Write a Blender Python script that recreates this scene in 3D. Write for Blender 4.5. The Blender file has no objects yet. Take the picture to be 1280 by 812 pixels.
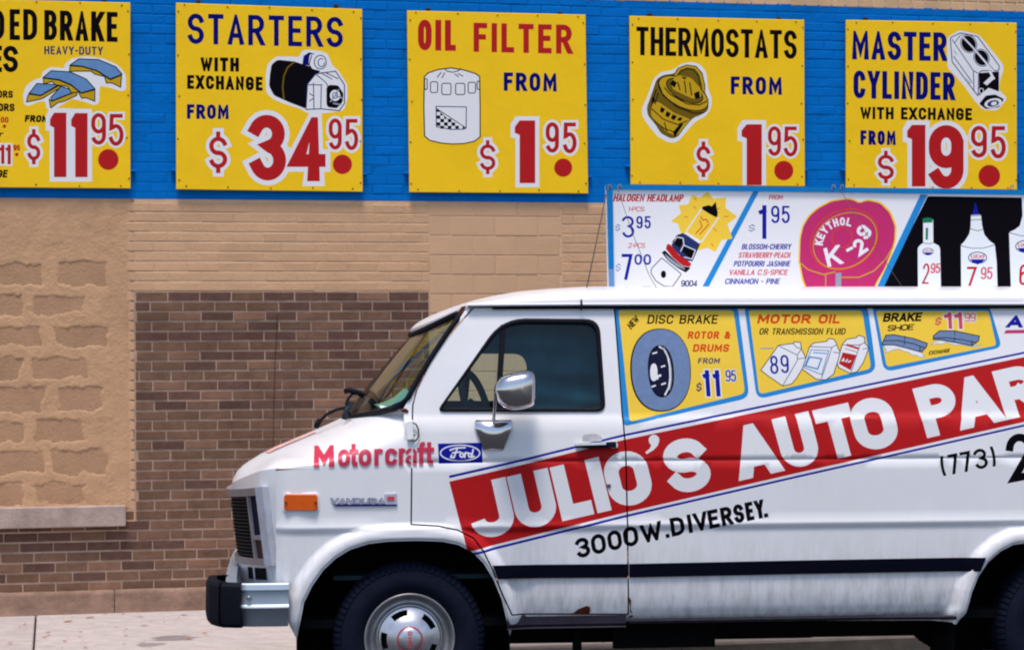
import bpy, math, random
import numpy as np
from mathutils import Vector, Matrix
from mathutils.geometry import delaunay_2d_cdt
from mathutils.bvhtree import BVHTree
R = math.radians
random.seed(7)
scene = bpy.context.scene
col = scene.collection

# ------------------------------------------------------------------ camera
FPX, EYE = 2700.0, 1.64
PITCH = math.atan(44 / FPX)
ROLL = -0.007
CAM = Vector((0, 0, EYE))
FWD = Vector((0, math.cos(PITCH), math.sin(PITCH)))
R0 = Vector((1, 0, 0)); U0 = Vector((0, -math.sin(PITCH), math.cos(PITCH)))
RT = R0 * math.cos(ROLL) + U0 * math.sin(ROLL)
UP = U0 * math.cos(ROLL) - R0 * math.sin(ROLL)
cd = bpy.data.cameras.new('camera'); cam = bpy.data.objects.new('camera', cd); col.objects.link(cam)
cd.sensor_width = 36; cd.lens = FPX / 1280 * 36; cd.clip_start = 0.1; cd.clip_end = 3000
cam.matrix_world = Matrix(((RT.x, UP.x, -FWD.x, CAM.x), (RT.y, UP.y, -FWD.y, CAM.y), (RT.z, UP.z, -FWD.z, CAM.z), (0, 0, 0, 1)))
scene.camera = cam

# ------------------------------------------------------------------ daylight, hazy overcast from high in front of the wall
SUN_EL, SUN_AZ = 71.0, 8.0        # azimuth of the sun measured from "behind the camera", + is to the left
w = bpy.data.worlds.new('World'); scene.world = w; w.use_nodes = True
wn = w.node_tree.nodes; wl = w.node_tree.links
bg = wn['Background']; sky = wn.new('ShaderNodeTexSky'); sky.sky_type = 'NISHITA'
sky.sun_disc = False; sky.sun_elevation = R(SUN_EL)
sky.air_density = 1.0; sky.dust_density = 1.5; sky.ozone_density = 1.0
sdir = Vector((-math.sin(R(SUN_AZ)) * math.cos(R(SUN_EL)), -math.cos(R(SUN_AZ)) * math.cos(R(SUN_EL)), math.sin(R(SUN_EL))))
sky.sun_rotation = math.atan2(sdir.x, sdir.y)
wl.new(sky.outputs[0], bg.inputs[0]); bg.inputs[1].default_value = 0.115
sd = bpy.data.lights.new('sun', 'SUN'); sd.energy = 2.2; sd.angle = R(16); sd.color = (1.0, 0.93, 0.84)
so = bpy.data.objects.new('sun', sd); col.objects.link(so)
so.rotation_euler = (-sdir).to_track_quat('-Z', 'Y').to_euler()
scene.view_settings.view_transform = 'Standard'; scene.view_settings.look = 'None'
scene.view_settings.exposure = 0.57; scene.view_settings.gamma = 1.0
scene.cycles.pixel_filter_type = 'BLACKMAN_HARRIS'; scene.cycles.filter_width = 2.1
scene.cycles.max_bounces = 8; scene.cycles.transparent_max_bounces = 12

# ------------------------------------------------------------------ helpers
def ray(x, y):
    return (FWD * FPX + RT * (x - 640) - UP * (y - 406)).normalized()
def srgb(r, g, b):
    f = lambda c: (c / 255 / 12.92) if c / 255 <= 0.04045 else ((c / 255 + 0.055) / 1.055) ** 2.4
    return (f(r), f(g), f(b), 1)
def link(o, parent=None):
    col.objects.link(o)
    if parent is not None: o.parent = parent
    return o
def empty(name, mat=None, parent=None):
    o = bpy.data.objects.new(name, None); o.empty_display_size = .1
    link(o, parent)
    if mat is not None: o.matrix_world = mat
    return o
def tag(o, label, cat, group=None):
    o['label'] = label; o['category'] = cat
    if group: o['group'] = group
    return o
def mesh(name, vs, fs, mats, parent=None, idx=None, smooth=False, normals=None):
    used = set(i for f in fs for i in f)
    if len(used) < len(vs):
        ks = sorted(used); re = {i: k for k, i in enumerate(ks)}; vs = [vs[i] for i in ks]; fs = [tuple(re[i] for i in f) for f in fs]
        if normals is not None: normals = [normals[i] for i in ks]
    m = bpy.data.meshes.new(name); m.from_pydata([tuple(v) for v in vs], [], fs)
    if not isinstance(mats, (list, tuple)): mats = [mats]
    for k in mats: m.materials.append(k)
    if idx is not None: m.polygons.foreach_set('material_index', idx)
    if smooth: m.polygons.foreach_set('use_smooth', [True] * len(m.polygons))
    m.update()
    if normals is not None: m.normals_split_custom_set_from_vertices([tuple(n) for n in normals])
    return link(bpy.data.objects.new(name, m), parent)
class MB:
    def __init__(s): s.v = []; s.f = []; s.i = []
    def add(s, vs, fs, mi=0):
        b = len(s.v); s.v += [tuple(v) for v in vs]; s.f += [tuple(b + k for k in f) for f in fs]; s.i += [mi] * len(fs)
    def box(s, x0, x1, y0, y1, z0, z1, mi=0, ch=0):
        if ch <= 0:
            s.add([(x0,y0,z0),(x1,y0,z0),(x1,y1,z0),(x0,y1,z0),(x0,y0,z1),(x1,y0,z1),(x1,y1,z1),(x0,y1,z1)],
                  [(0,3,2,1),(4,5,6,7),(0,1,5,4),(1,2,6,5),(2,3,7,6),(3,0,4,7)], mi); return
        c = ch; vs = []; 
        for (a, b_, d) in ((0,c,c),(c,0,c),(c,c,0)):
            for X in (x0 + a, x1 - a):
                for Y in (y0 + b_, y1 - b_):
                    for Z in (z0 + d, z1 - d): vs.append((X, Y, Z))
        I = lambda g, x, y, z: g * 8 + x * 4 + y * 2 + z
        fs = []
        for q in (0, 1):
            fs.append([I(0,q,0,0), I(0,q,1,0), I(0,q,1,1), I(0,q,0,1)][::(1 if q else -1)])
            fs.append([I(1,0,q,0), I(1,1,q,0), I(1,1,q,1), I(1,0,q,1)][::(-1 if q else 1)])
            fs.append([I(2,0,0,q), I(2,1,0,q), I(2,1,1,q), I(2,0,1,q)][::(1 if q else -1)])
        for a in (0, 1):
            for b_ in (0, 1):
                fs.append([I(0,a,b_,0), I(0,a,b_,1), I(1,a,b_,1), I(1,a,b_,0)])
                fs.append([I(1,0,a,b_), I(1,1,a,b_), I(2,1,a,b_), I(2,0,a,b_)])
                fs.append([I(0,a,0,b_), I(0,a,1,b_), I(2,a,1,b_), I(2,a,0,b_)])
                for d in (0, 1): fs.append([I(0,a,b_,d), I(1,a,b_,d), I(2,a,b_,d)])
        s.add(vs, fs, mi)
    def tube(s, pts, r, n=10, mi=0, closed=False, cap=True):
        pts = [Vector(p) for p in pts]; N = len(pts); rings = []
        prev = None
        for i, p in enumerate(pts):
            if closed: d = pts[(i + 1) % N] - pts[i - 1]
            else: d = pts[min(i + 1, N - 1)] - pts[max(i - 1, 0)]
            d.normalize()
            a = (prev - d * prev.dot(d)) if prev is not None else d.orthogonal()
            a.normalize(); prev = a; b = d.cross(a)
            rr = r[i] if isinstance(r, (list, tuple)) else r
            rings.append([p + (a * math.cos(2*math.pi*k/n) + b * math.sin(2*math.pi*k/n)) * rr for k in range(n)])
        vs = [v for q in rings for v in q]; fs = []
        for i in range(N if closed else N - 1):
            j = (i + 1) % N
            for k in range(n): fs.append((i*n+k, i*n+(k+1)%n, j*n+(k+1)%n, j*n+k))
        if cap and not closed: fs += [tuple(range(n))[::-1], tuple((N-1)*n+k for k in range(n))]
        s.add(vs, fs, mi)
    def lathe(s, prof, n=48, c=(0,0,0), mi=0):
        # revolve (radius, depth) about the local Y axis
        vs = []; fs = []
        for (r, y) in prof:
            for k in range(n):
                a = 2*math.pi*k/n; vs.append((c[0]+r*math.cos(a), c[1]+y, c[2]+r*math.sin(a)))
        for i in range(len(prof) - 1):
            for k in range(n): fs.append((i*n+k, i*n+(k+1)%n, (i+1)*n+(k+1)%n, (i+1)*n+k))
        s.add(vs, fs, mi)
    def grid(s, P, mi=0):
        nr, nc = len(P), len(P[0])
        s.add([p for r in P for p in r], [(i*nc+j, i*nc+j+1, (i+1)*nc+j+1, (i+1)*nc+j) for i in range(nr-1) for j in range(nc-1)], mi)
    def prism(s, poly, f0, f1, mi=0):
        n = len(poly); vs = [f0(p) for p in poly] + [f1(p) for p in poly]
        s.add(vs, [tuple(range(n)), tuple(range(2*n-1, n-1, -1))] + [(k, k+n, (k+1) % n + n, (k+1) % n) for k in range(n)], mi)
    def build(s, name, mats, parent=None, smooth=False, auto=None):
        o = mesh(name, s.v, s.f, mats, parent, s.i, smooth)
        if auto is not None:
            o.data.polygons.foreach_set('use_smooth', [True] * len(o.data.polygons))
            o.data.set_sharp_from_angle(angle=R(auto))
        return o

def area2(p): return sum(p[i][0]*p[(i+1) % len(p)][1] - p[(i+1) % len(p)][0]*p[i][1] for i in range(len(p)))
def hull4(p):
    p = sorted(set(p)); 
    if len(p) < 3: return p
    def half(p):
        o = []
        for q in p:
            while len(o) > 1 and (o[-1][0]-o[-2][0])*(q[1]-o[-2][1]) - (o[-1][1]-o[-2][1])*(q[0]-o[-2][0]) <= 0: o.pop()
            o.append(q)
        return o
    return half(p)[:-1] + half(p[::-1])[:-1]
def cdt(layers, lines=(), K=1000.0, paints=None, npaint=None):
    """layers: list of (polygon, tag); the last polygon that covers a spot wins; tag None cuts a hole."""
    vs = []; fs = []; tags = []; es = []; nreg = 0
    for gi, (poly, t) in enumerate(list(layers) + list(paints or ())):
        if gi == len(layers): nreg = len(fs)
        if len(poly) < 3: continue
        if len(poly) == 4: poly = hull4(poly)
        a = area2(poly)
        if abs(a) < 1e-12: continue
        if a < 0: poly = poly[::-1]
        b = len(vs); vs += [Vector((p[0]*K, p[1]*K)) for p in poly]; fs.append(list(range(b, b + len(poly)))); tags.append(t)
    for ln in lines:
        b = len(vs); vs += [Vector((p[0]*K, p[1]*K)) for p in ln]; es += [(b+i, b+i+1) for i in range(len(ln)-1)]
    v, _, f, _, _, _o = delaunay_2d_cdt(vs, es, fs, 0, 1e-3)
    V = np.array([(p[0], p[1]) for p in v]); T = np.array(f); C = V[T].mean(axis=1)
    def classify(sel):
        win = np.full(len(T), -1, dtype=int)
        for k in sel:
            P = np.array([(vs[i][0], vs[i][1]) for i in fs[k]]); lo = P.min(0); hi = P.max(0)
            c = np.where((C[:,0] >= lo[0]) & (C[:,0] <= hi[0]) & (C[:,1] >= lo[1]) & (C[:,1] <= hi[1]))[0]
            if not len(c): continue
            x = C[c,0]; y = C[c,1]; ins = np.zeros(len(c), bool)
            for i in range(len(P)):
                (x0, y0), (x1, y1) = P[i], P[i-1]
                if y0 == y1: continue
                ins ^= ((y0 > y) != (y1 > y)) & (x < (x1-x0)*(y-y0)/(y1-y0)+x0)
            win[c[ins]] = k
        return win
    if npaint is None: win = classify(range(len(fs))); pw = win
    else: win = classify([k for k in range(len(fs)) if k < nreg]); pw = classify([k for k in range(len(fs)) if k >= nreg])
    if npaint is not None:
        out = []; ts = []
        for tri, k, p in zip(f, win, pw):
            if k < 0 or tags[k] is None: continue
            out.append(tri); ts.append((tags[k], tags[p] if p >= 0 else npaint))
        return [(p[0]/K, p[1]/K) for p in v], out, ts
    out = []; ts = []
    for tri, k in zip(f, win):
        if k < 0 or tags[k] is None: continue
        out.append(tri); ts.append(tags[k])
    return [(p[0]/K, p[1]/K) for p in v], out, ts
def ell(cx, cy, rx, ry, a0, a1, n=None):
    n = n or max(3, int(abs(a1 - a0) / 13) + 1)
    return [(cx + rx*math.cos(R(a0+(a1-a0)*i/n)), cy + ry*math.sin(R(a0+(a1-a0)*i/n))) for i in range(n+1)]
def oval(x0, y0, x1, y1, k=.5):
    """closed, straight sided oval; k is the share of the height each round end takes"""
    cx = (x0+x1)/2; rx = (x1-x0)/2; ry = (y1-y0)*k
    return ell(cx, y1-ry, rx, ry, 0, 180) + ell(cx, y0+ry, rx, ry, 180, 360)
def rpoly(pts, r, n=4):
    out = []; N = len(pts)
    for i in range(N):
        p = Vector(pts[i]); a = Vector(pts[i-1]); b = Vector(pts[(i+1) % N])
        ri = r[i] if isinstance(r, (list, tuple)) else r
        da = (a-p); db = (b-p); q = min(ri, da.length*.49, db.length*.49)
        if q < 1e-6: out.append(tuple(p)); continue
        A = p + da.normalized()*q; B = p + db.normalized()*q
        for k in range(n+1):
            t = k/n; out.append(tuple(A*(1-t)**2 + p*2*t*(1-t) + B*t*t))
    return out
def stroke(pts, t, closed=False, e0=None, e1=None, lo=None, hi=None):
    """quads along a polyline with mitred joins; ends run on by e0, e1; clipped to lo..hi in y"""
    if .3 < t < 1.4: t *= 1.45          # thin brush lines never get thinner than the brush
    P = [Vector(p) for p in pts]
    Q = [P[0]]
    for p in P[1:]:
        if (p - Q[-1]).length > 1e-6: Q.append(p)
    P = Q
    if closed and (P[0]-P[-1]).length < 1e-6: P.pop()
    if len(P) < 2: return []
    if not closed:
        e0 = t/2 if e0 is None else e0; e1 = t/2 if e1 is None else e1
        P[0] = P[0] + (P[0]-P[1]).normalized()*e0; P[-1] = P[-1] + (P[-1]-P[-2]).normalized()*e1
    N = len(P); L = []; Rr = []
    for i in range(N):
        if closed: a = (P[i]-P[i-1]).normalized(); b = (P[(i+1) % N]-P[i]).normalized()
        else:
            a = (P[i]-P[i-1]).normalized() if i else (P[1]-P[0]).normalized()
            b = (P[i+1]-P[i]).normalized() if i < N-1 else a
        na = Vector((-a.y, a.x)); nb = Vector((-b.y, b.x)); m = na + nb
        if m.length < 1e-4: m = na
        m.normalize(); k = 1/max(.34, m.dot(na)); L.append(P[i]+m*k*t/2); Rr.append(P[i]-m*k*t/2)
    out = []
    for i in range(N if closed else N-1):
        j = (i+1) % N; q = [tuple(L[i]), tuple(L[j]), tuple(Rr[j]), tuple(Rr[i])]
        for lim, sg in ((lo, 1), (hi, -1)):
            if lim is None or not q: continue
            o = []
            for u in range(len(q)):
                A = q[u]; B = q[(u+1) % len(q)]; ia = (A[1]-lim)*sg >= 0; ib = (B[1]-lim)*sg >= 0
                if ia: o.append(A)
                if ia != ib:
                    s_ = (lim-A[1])/(B[1]-A[1]); o.append((A[0]+(B[0]-A[0])*s_, lim))
            q = o
        if len(q) > 2: out.append(q)
    return out

# ------------------------------------------------------------------ painted letters: every glyph is a set of brush strokes
E = ell
def _m(p): return [(1-x, 1-y) for x, y in p]
NINE = [(oval(0,.4,1,1,.42), 1), ([(1,.72),(1,.28)] + E(.5,.25,.5,.25,0,-150), 0)]
G = {
 'A': (1, [([(0,0),(.5,1),(1,0)],0), ([(.22,.27),(.78,.27)],2)]),
 'B': (1, [([(0,0),(0,1)],0), ([(0,1)]+E(.5,.77,.45,.23,90,-90)+[(0,.54)],0), ([(0,.54)]+E(.5,.27,.5,.27,90,-90)+[(0,0)],0)]),
 'C': (1, [(E(.5,.72,.5,.28,12,180)+E(.5,.28,.5,.28,180,348),0)]),
 'D': (1, [([(0,0),(0,1)]+E(.35,.7,.65,.3,90,0)+E(.35,.3,.65,.3,0,-90)+[(0,0)],0)]),
 'E': (.85, [([(1,1),(0,1),(0,0),(1,0)],0), ([(0,.52),(.85,.52)],0)]),
 'F': (.85, [([(1,1),(0,1),(0,0)],0), ([(0,.52),(.85,.52)],0)]),
 'G': (1, [(E(.5,.72,.5,.28,14,180)+E(.5,.28,.5,.28,180,360)+[(1,.46),(.6,.46)],0)]),
 'H': (1, [([(0,0),(0,1)],0), ([(1,0),(1,1)],0), ([(0,.5),(1,.5)],0)]),
 'I': (0, [([(.5,0),(.5,1)],0)]),
 'J': (.9, [([(1,1),(1,.3)]+E(.5,.28,.5,.28,0,-180),0)]),
 'K': (1, [([(0,0),(0,1)],0), ([(1,1),(.02,.42)],0), ([(.35,.6),(1,0)],0)]),
 'L': (.8, [([(0,1),(0,0),(1,0)],0)]),
 'M': (1.25, [([(0,0),(0.02,1),(.5,.25),(.98,1),(1,0)],0)]),
 'N': (1, [([(0,0),(0,1),(1,0),(1,1)],0)]),
 'O': (1, [(oval(0,0,1,1,.32),1)]),
 'P': (.95, [([(0,0),(0,1)]+E(.5,.73,.5,.27,90,-90)+[(0,.46)],0)]),
 'R': (1, [([(0,0),(0,1)]+E(.5,.74,.48,.26,90,-90)+[(0,.48)],0), ([(.5,.48),(1,0)],0)]),
 'S': (1, [(E(.5,.75,.5,.25,18,270)+E(.5,.25,.5,.25,90,-162),0)]),
 'T': (.95, [([(0,1),(1,1)],0), ([(.5,1),(.5,0)],0)]),
 'U': (1, [([(0,1),(0,.3)]+E(.5,.3,.5,.3,180,360)+[(1,1)],0)]),
 'V': (1, [([(0,1),(.5,0),(1,1)],0)]),
 'W': (1.35, [([(0,1),(.25,0),(.5,.8),(.75,0),(1,1)],0)]),
 'X': (1, [([(0,0),(1,1)],0), ([(0,1),(1,0)],0)]),
 'Y': (1, [([(0,1),(.5,.45),(1,1)],0), ([(.5,.5),(.5,0)],0)]),
 'Z': (1, [([(0,1),(1,1),(0,0),(1,0)],0)]),
 '0': (1, [(oval(0,0,1,1,.35),1)]),
 '1': (.35, [([(1,0),(1,1)],0), ([(0,.835),(1,.885)],0)]),
 '2': (1, [(E(.5,.72,.5,.28,165,-35)+[(0,0),(1,0)],0)]),
 '3': (1, [(E(.45,.76,.5,.24,155,-75)+E(.5,.26,.5,.26,75,-155),0)]),
 '4': (1, [([(.75,0),(.75,1),(0,.28),(1,.28)],0)]),
 '5': (1, [([(.92,1),(.12,1),(.08,.56)]+E(.5,.32,.5,.32,125,-155),0)]),
 '6': (1, [(_m(q[0]), q[1]) for q in NINE]),
 '7': (1, [([(0,1),(1,1),(.35,0)],0)]),
 '8': (1, [(oval(.06,.52,.94,1,.5),1), (oval(0,0,1,.52,.5),1)]),
 '9': (1, NINE),
 '$': (.9, [(E(.5,.67,.5,.19,20,270)+E(.5,.31,.5,.18,90,-160),0), ([(.5,1),(.5,.86)],0), ([(.5,.13),(.5,0)],0)]),
 '&': (1.1, [([(1,0),(.2,.75)]+E(.45,.8,.25,.2,180,0)+[(.1,.35)]+E(.42,.22,.38,.22,160,320)+[(1,.5)],0)]),
 "'": (0, [([(.5,1),(.4,.86),(.1,.74)],0)]),
 '-': (.5, [([(0,.48),(1,.48)],0)]),
 '.': (0, [([(.5,0),(.5,0.004)],0)]),
 '(': (.35, [(E(1.2,.5,1.2,.62,125,235),0)]),
 ')': (.35, [(E(-.2,.5,1.2,.62,55,-55),0)]),
 ' ': (.55, []),
 'o': (.8, [(oval(0,0,1,.72,.4),1)]),
 't': (.55, [([(.4,1),(.4,.2)]+E(.75,.2,.35,.2,180,280),0), ([(0,.7),(1,.7)],0)]),
 'r': (.55, [([(0,0),(0,.7)],0), ([(0,.4)]+E(.6,.45,.6,.27,180,70),0)]),
 'c': (.75, [(E(.5,.5,.5,.22,25,180)+E(.5,.22,.5,.22,180,335),0)]),
 'a': (.75, [([(1,0),(1,.52)]+E(.5,.54,.5,.18,0,165),0), (oval(0,0,.9,.36,.5),1)]),
 'f': (.55, [([(.45,0),(.45,.75)]+E(.85,.78,.4,.22,180,90),0), ([(0,.7),(1,.7)],0)]),
 'd': (.8, [([(1,0),(1,1)],0), (oval(0,0,1,.7,.45),1)]),
}
def glyph(ch, a0, W, h, t, tt, o):
    out = []
    if ch == '1' and t > 10:
        x1_ = a0 + W
        return [[(x1_-t-o, -o), (x1_+o, -o), (x1_+o, h+o), (x1_-t-o, h+o)], [(a0-o, .80*h-o), (x1_-t*.5, .72*h-o), (x1_-t*.5, h+o), (x1_-t-o, h+o), (a0-o, .90*h+o*.6)]]
    for pts, cl in G[ch][1]:
        sw = max(W - t, 0.0)
        q = [(a0 + t/2 + x*sw, t/2 + y*(h-t)) for x, y in pts]
        if G[ch][0] == 0 and ch != "'": q = [(a0 + W/2, b) for a, b in q]
        if ch == "'": q = [(a0 + x*W, t*.3 + y*(h-t*.6)) for x, y in pts]
        if cl == 1: out += stroke(q, tt, True); continue
        es = []
        for k, nb in ((0, 1), (-1, -2)):
            d = Vector(q[k]) - Vector(q[nb]); d = d.normalized() if d.length else d
            diag = min(abs(d.x), abs(d.y)) > .22 and pts[k][1] in (0, 1)
            es.append(tt*.9 if diag else tt/2)
            if cl == 2: es[-1] = 0
        if ch == 'J': es[1] = 0
        if ch == 'S' or ch in '35269CGJ$&Srcatf': es = [min(e, tt*.5) for e in es]
        out += stroke(q, tt, False, es[0], es[1], -o, h + o)
    return out
def text(s, x0, x1, yb, h, t, slope=0.0, lean=0.0, o=0.0, gap=None):
    """strokes (photo pixels) for s between x0 and x1 on a baseline starting at height yb"""
    g = (t*.55 if gap is None else gap)
    ws = []; fixed = 0; rel = 0
    for ch in s:
        w_ = G[ch][0]
        if w_ == 0: fixed += t; ws.append((0, t))
        else: rel += w_; ws.append((w_, 0))
    total = (x1-x0) - g*(len(s)-1) - fixed
    U = total/rel if rel else 0
    out = []; a = 0
    for ch, (w_, f_) in zip(s, ws):
        W = f_ if w_ == 0 else w_*U
        if rel == 0 and len(s) == 1: W = x1-x0
        out += glyph(ch, a, W, h, t, (t*1.22 if 1.4 <= t < 2.7 else t)+2*o, o); a += W + g
    return [[(x0+p[0]+p[1]*lean, yb+p[0]*slope-p[1]) for p in q] for q in out]
def rot(polys, cx, cy, deg):
    c, s = math.cos(R(deg)), math.sin(R(deg))
    return [[(cx+(x-cx)*c+(y-cy)*s, cy-(x-cx)*s+(y-cy)*c) for x, y in p] for p in polys]
def sc(pts, k, ox, oy): return [(ox+x/k, oy+y/k) for x, y in pts]
def L(polys, m): return [(p, m) for p in polys]
# ------------------------------------------------------------------ frames of the two big things: the wall and the van
WYAW = R(12.0)
WM = Matrix.Translation((0, 14.8, 0)) @ Matrix.Rotation(WYAW, 4, 'Z'); WI = WM.inverted()
def on_plane(inv, x, y, d):
    o = inv @ CAM; dr = inv.to_3x3() @ ray(x, y); t = (d - o.y) / dr.y
    p = o + dr * t; return p.x, p.z
def wpx(x, y, off=0.0): return on_plane(WI, x, y, -off)
def to_px(p):
    d = Vector(p) - CAM; k = FPX / d.dot(FWD); return 640 + d.dot(RT)*k, 406 - d.dot(UP)*k
VYAW, VTILT = R(6.0), 0.0035
_u = Vector((math.cos(VYAW), math.sin(VYAW), -VTILT)).normalized(); _d = Vector((-math.sin(VYAW), math.cos(VYAW), 0)); _d.normalize(); _z = _u.cross(_d)
VM = Matrix(((_u.x, _d.x, _z.x, 10*(510-640)/FPX), (_u.y, _d.y, _z.y, 10.0), (_u.z, _d.z, _z.z, 0.0), (0, 0, 0, 1))); VI = VM.inverted()
def vpx(x, y, d=0.0): return on_plane(VI, x, y, d)

# ------------------------------------------------------------------ materials
def pbr(name, c, rough=.6, metal=0.0, var=.0, scale=8.0, bump=0.0, bscale=60.0, rnd=0.0, c2=None, spec=None, coat=0.0, detail=6, soot=0.0, streak=0.0, ripple=0.0, dirt=None):
    m = bpy.data.materials.new(name); m.use_nodes = True; n = m.node_tree.nodes; l = m.node_tree.links
    b = n['Principled BSDF']; b.inputs['Base Color'].default_value = c; b.inputs['Roughness'].default_value = rough; b.inputs['Metallic'].default_value = metal
    if spec is None and rough >= .5 and metal == 0: spec = .12
    if spec is not None: b.inputs['Specular IOR Level'].default_value = spec
    if coat: b.inputs['Coat Weight'].default_value = coat; b.inputs['Coat Roughness'].default_value = .08
    tc = n.new('ShaderNodeNewGeometry'); cur = None
    if var > 0:
        nz = n.new('ShaderNodeTexNoise'); nz.inputs['Scale'].default_value = scale; nz.inputs['Detail'].default_value = detail; nz.inputs['Roughness'].default_value = .65
        l.new(tc.outputs['Position'], nz.inputs['Vector'])
        rp = n.new('ShaderNodeValToRGB'); rp.color_ramp.elements[0].position = .32; rp.color_ramp.elements[1].position = .68
        dk = c2 or (c[0]*(1-var), c[1]*(1-var), c[2]*(1-var), 1)
        rp.color_ramp.elements[0].color = dk; rp.color_ramp.elements[1].color = c
        l.new(nz.outputs['Fac'], rp.inputs['Fac']); cur = rp.outputs['Color']
    if rnd > 0:
        oi = n.new('ShaderNodeObjectInfo'); ge = n.new('ShaderNodeNewGeometry'); ad = n.new('ShaderNodeMath'); ad.operation = 'ADD'
        l.new(oi.outputs['Random'], ad.inputs[0]); l.new(ge.outputs['Random Per Island'], ad.inputs[1])
        fr = n.new('ShaderNodeMath'); fr.operation = 'FRACT'; l.new(ad.outputs[0], fr.inputs[0])
        mr = n.new('ShaderNodeMapRange'); mr.inputs['To Min'].default_value = 1-rnd; mr.inputs['To Max'].default_value = 1+rnd
        l.new(fr.outputs[0], mr.inputs['Value'])
        hs = n.new('ShaderNodeHueSaturation'); l.new(mr.outputs[0], hs.inputs['Value'])
        if cur is not None: l.new(cur, hs.inputs['Color'])
        else: hs.inputs['Color'].default_value = c
        cur = hs.outputs['Color']
    def over(kind, amount, sc3, lo, hi, colr):
        nonlocal cur
        mp = n.new('ShaderNodeMapping'); mp.inputs['Scale'].default_value = sc3; l.new(tc.outputs['Position'], mp.inputs['Vector'])
        q = n.new('ShaderNodeTexNoise'); q.inputs['Scale'].default_value = 1; q.inputs['Detail'].default_value = 7; q.inputs['Roughness'].default_value = .62; l.new(mp.outputs[0], q.inputs['Vector'])
        r = n.new('ShaderNodeMapRange'); r.inputs['From Min'].default_value = lo; r.inputs['From Max'].default_value = hi; r.inputs['To Max'].default_value = amount; l.new(q.outputs['Fac'], r.inputs['Value'])
        x = n.new('ShaderNodeMix'); x.data_type = 'RGBA'; l.new(r.outputs[0], x.inputs['Factor'])
        if cur is not None: l.new(cur, x.inputs['A'])
        else: x.inputs['A'].default_value = c
        x.inputs['B'].default_value = colr; cur = x.outputs['Result']; return r
    if soot: over('soot', soot, (2.2, 2.2, 3.0), .5, .72, (c[0]*.45, c[1]*.42, c[2]*.42, 1)); over('pale', soot*.5, (3.5, 3.5, 4.5), .56, .75, (min(1, c[0]*1.5), min(1, c[1]*1.5), min(1, c[2]*1.5), 1))
    if streak: over('streak', streak, (26, 26, 1.6), .5, .75, (c[0]*.72, c[1]*.66, c[2]*.6, 1))
    if dirt:
        r = over('dirt', dirt, (30, 30, 7), .40, .70, (.16, .12, .10, 1))
        sx_ = n.new('ShaderNodeSeparateXYZ'); l.new(tc.outputs['Position'], sx_.inputs[0]); g2 = n.new('ShaderNodeMapRange'); g2.inputs['From Min'].default_value = .40; g2.inputs['From Max'].default_value = .85; g2.inputs['To Min'].default_value = 1; g2.inputs['To Max'].default_value = .04; l.new(sx_.outputs['Z'], g2.inputs['Value'])
        mu = n.new('ShaderNodeMath'); mu.operation = 'MULTIPLY'; l.new(r.outputs[0], mu.inputs[0]); l.new(g2.outputs[0], mu.inputs[1]); l.new(mu.outputs[0], cur.node.inputs['Factor'])
    if cur is not None: l.new(cur, b.inputs['Base Color'])
    if ripple > 0:
        nb = n.new('ShaderNodeTexNoise'); nb.inputs['Scale'].default_value = 3.2; nb.inputs['Detail'].default_value = 2; l.new(tc.outputs['Position'], nb.inputs['Vector'])
        bp = n.new('ShaderNodeBump'); bp.inputs['Strength'].default_value = ripple; bp.inputs['Distance'].default_value = .02; l.new(nb.outputs['Fac'], bp.inputs['Height']); l.new(bp.outputs[0], b.inputs['Normal'])
    if bump > 0:
        nb = n.new('ShaderNodeTexNoise'); nb.inputs['Scale'].default_value = bscale; nb.inputs['Detail'].default_value = 8; nb.inputs['Roughness'].default_value = .7
        l.new(tc.outputs['Position'], nb.inputs['Vector'])
        bp = n.new('ShaderNodeBump'); bp.inputs['Strength'].default_value = bump; bp.inputs['Distance'].default_value = .01
        l.new(nb.outputs['Fac'], bp.inputs['Height']); l.new(bp.outputs[0], b.inputs['Normal'])
    return m
TANC = srgb(210, 168, 132); TAND = srgb(176, 134, 104)
M = {}
M['brown'] = pbr('brown_brick', srgb(130, 99, 81), .95, 0, .30, 14, .8, 90, .12, soot=.5)
M['brown_dark'] = pbr('dark_brick', srgb(112, 83, 73), .95, 0, .3, 14, .8, 90, .13, soot=.4)
M['brown_tan'] = pbr('pale_brick', srgb(148, 112, 92), .95, 0, .25, 14, .8, 90, .1, soot=.45)
M['tanbrick'] = pbr('tan_painted_brick', TANC, .85, 0, .12, 4.0, .5, 50, .025, soot=.22)
M['tanlight'] = pbr('cream_painted_brick', srgb(214, 178, 140), .8, 0, .2, 5, .4, 60, .07)
M['tanblock'] = pbr('tan_painted_tile', srgb(208, 168, 134), .8, 0, .08, 2.5, .3, 60, .02, soot=.15)
M['cmu'] = pbr('tan_block_face', srgb(188, 147, 115), .9, 0, .14, 7, .8, 60, .03, soot=.3)
M['smear'] = pbr('tan_mortar_smear', srgb(208, 165, 128), .9, 0, .14, 5, .9, 45, soot=.35)
M['mortar'] = pbr('mortar', srgb(194, 165, 146), .95, 0, .3, 12, .7, 80, soot=.5)
M['blue'] = pbr('blue_painted_brick', srgb(0, 112, 200), .8, 0, .10, 5, .35, 45, .03, soot=.25, spec=.06)
M['stone'] = pbr('weathered_limestone', srgb(190, 168, 158), .9, 0, .38, 7, .6, 50)
M['found'] = pbr('foundation_concrete', srgb(172, 138, 120), .95, 0, .45, 6, 1.0, 22, .1, c2=srgb(132, 108, 94), soot=.7)
M['walk'] = pbr('sidewalk_concrete', srgb(198, 187, 184), .95, 0, .22, 9, .9, 60, .04, soot=.22)
M['road'] = pbr('asphalt', (.05, .05, .055, 1), .9, 0, .3, 20, .7, 90)
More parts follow.
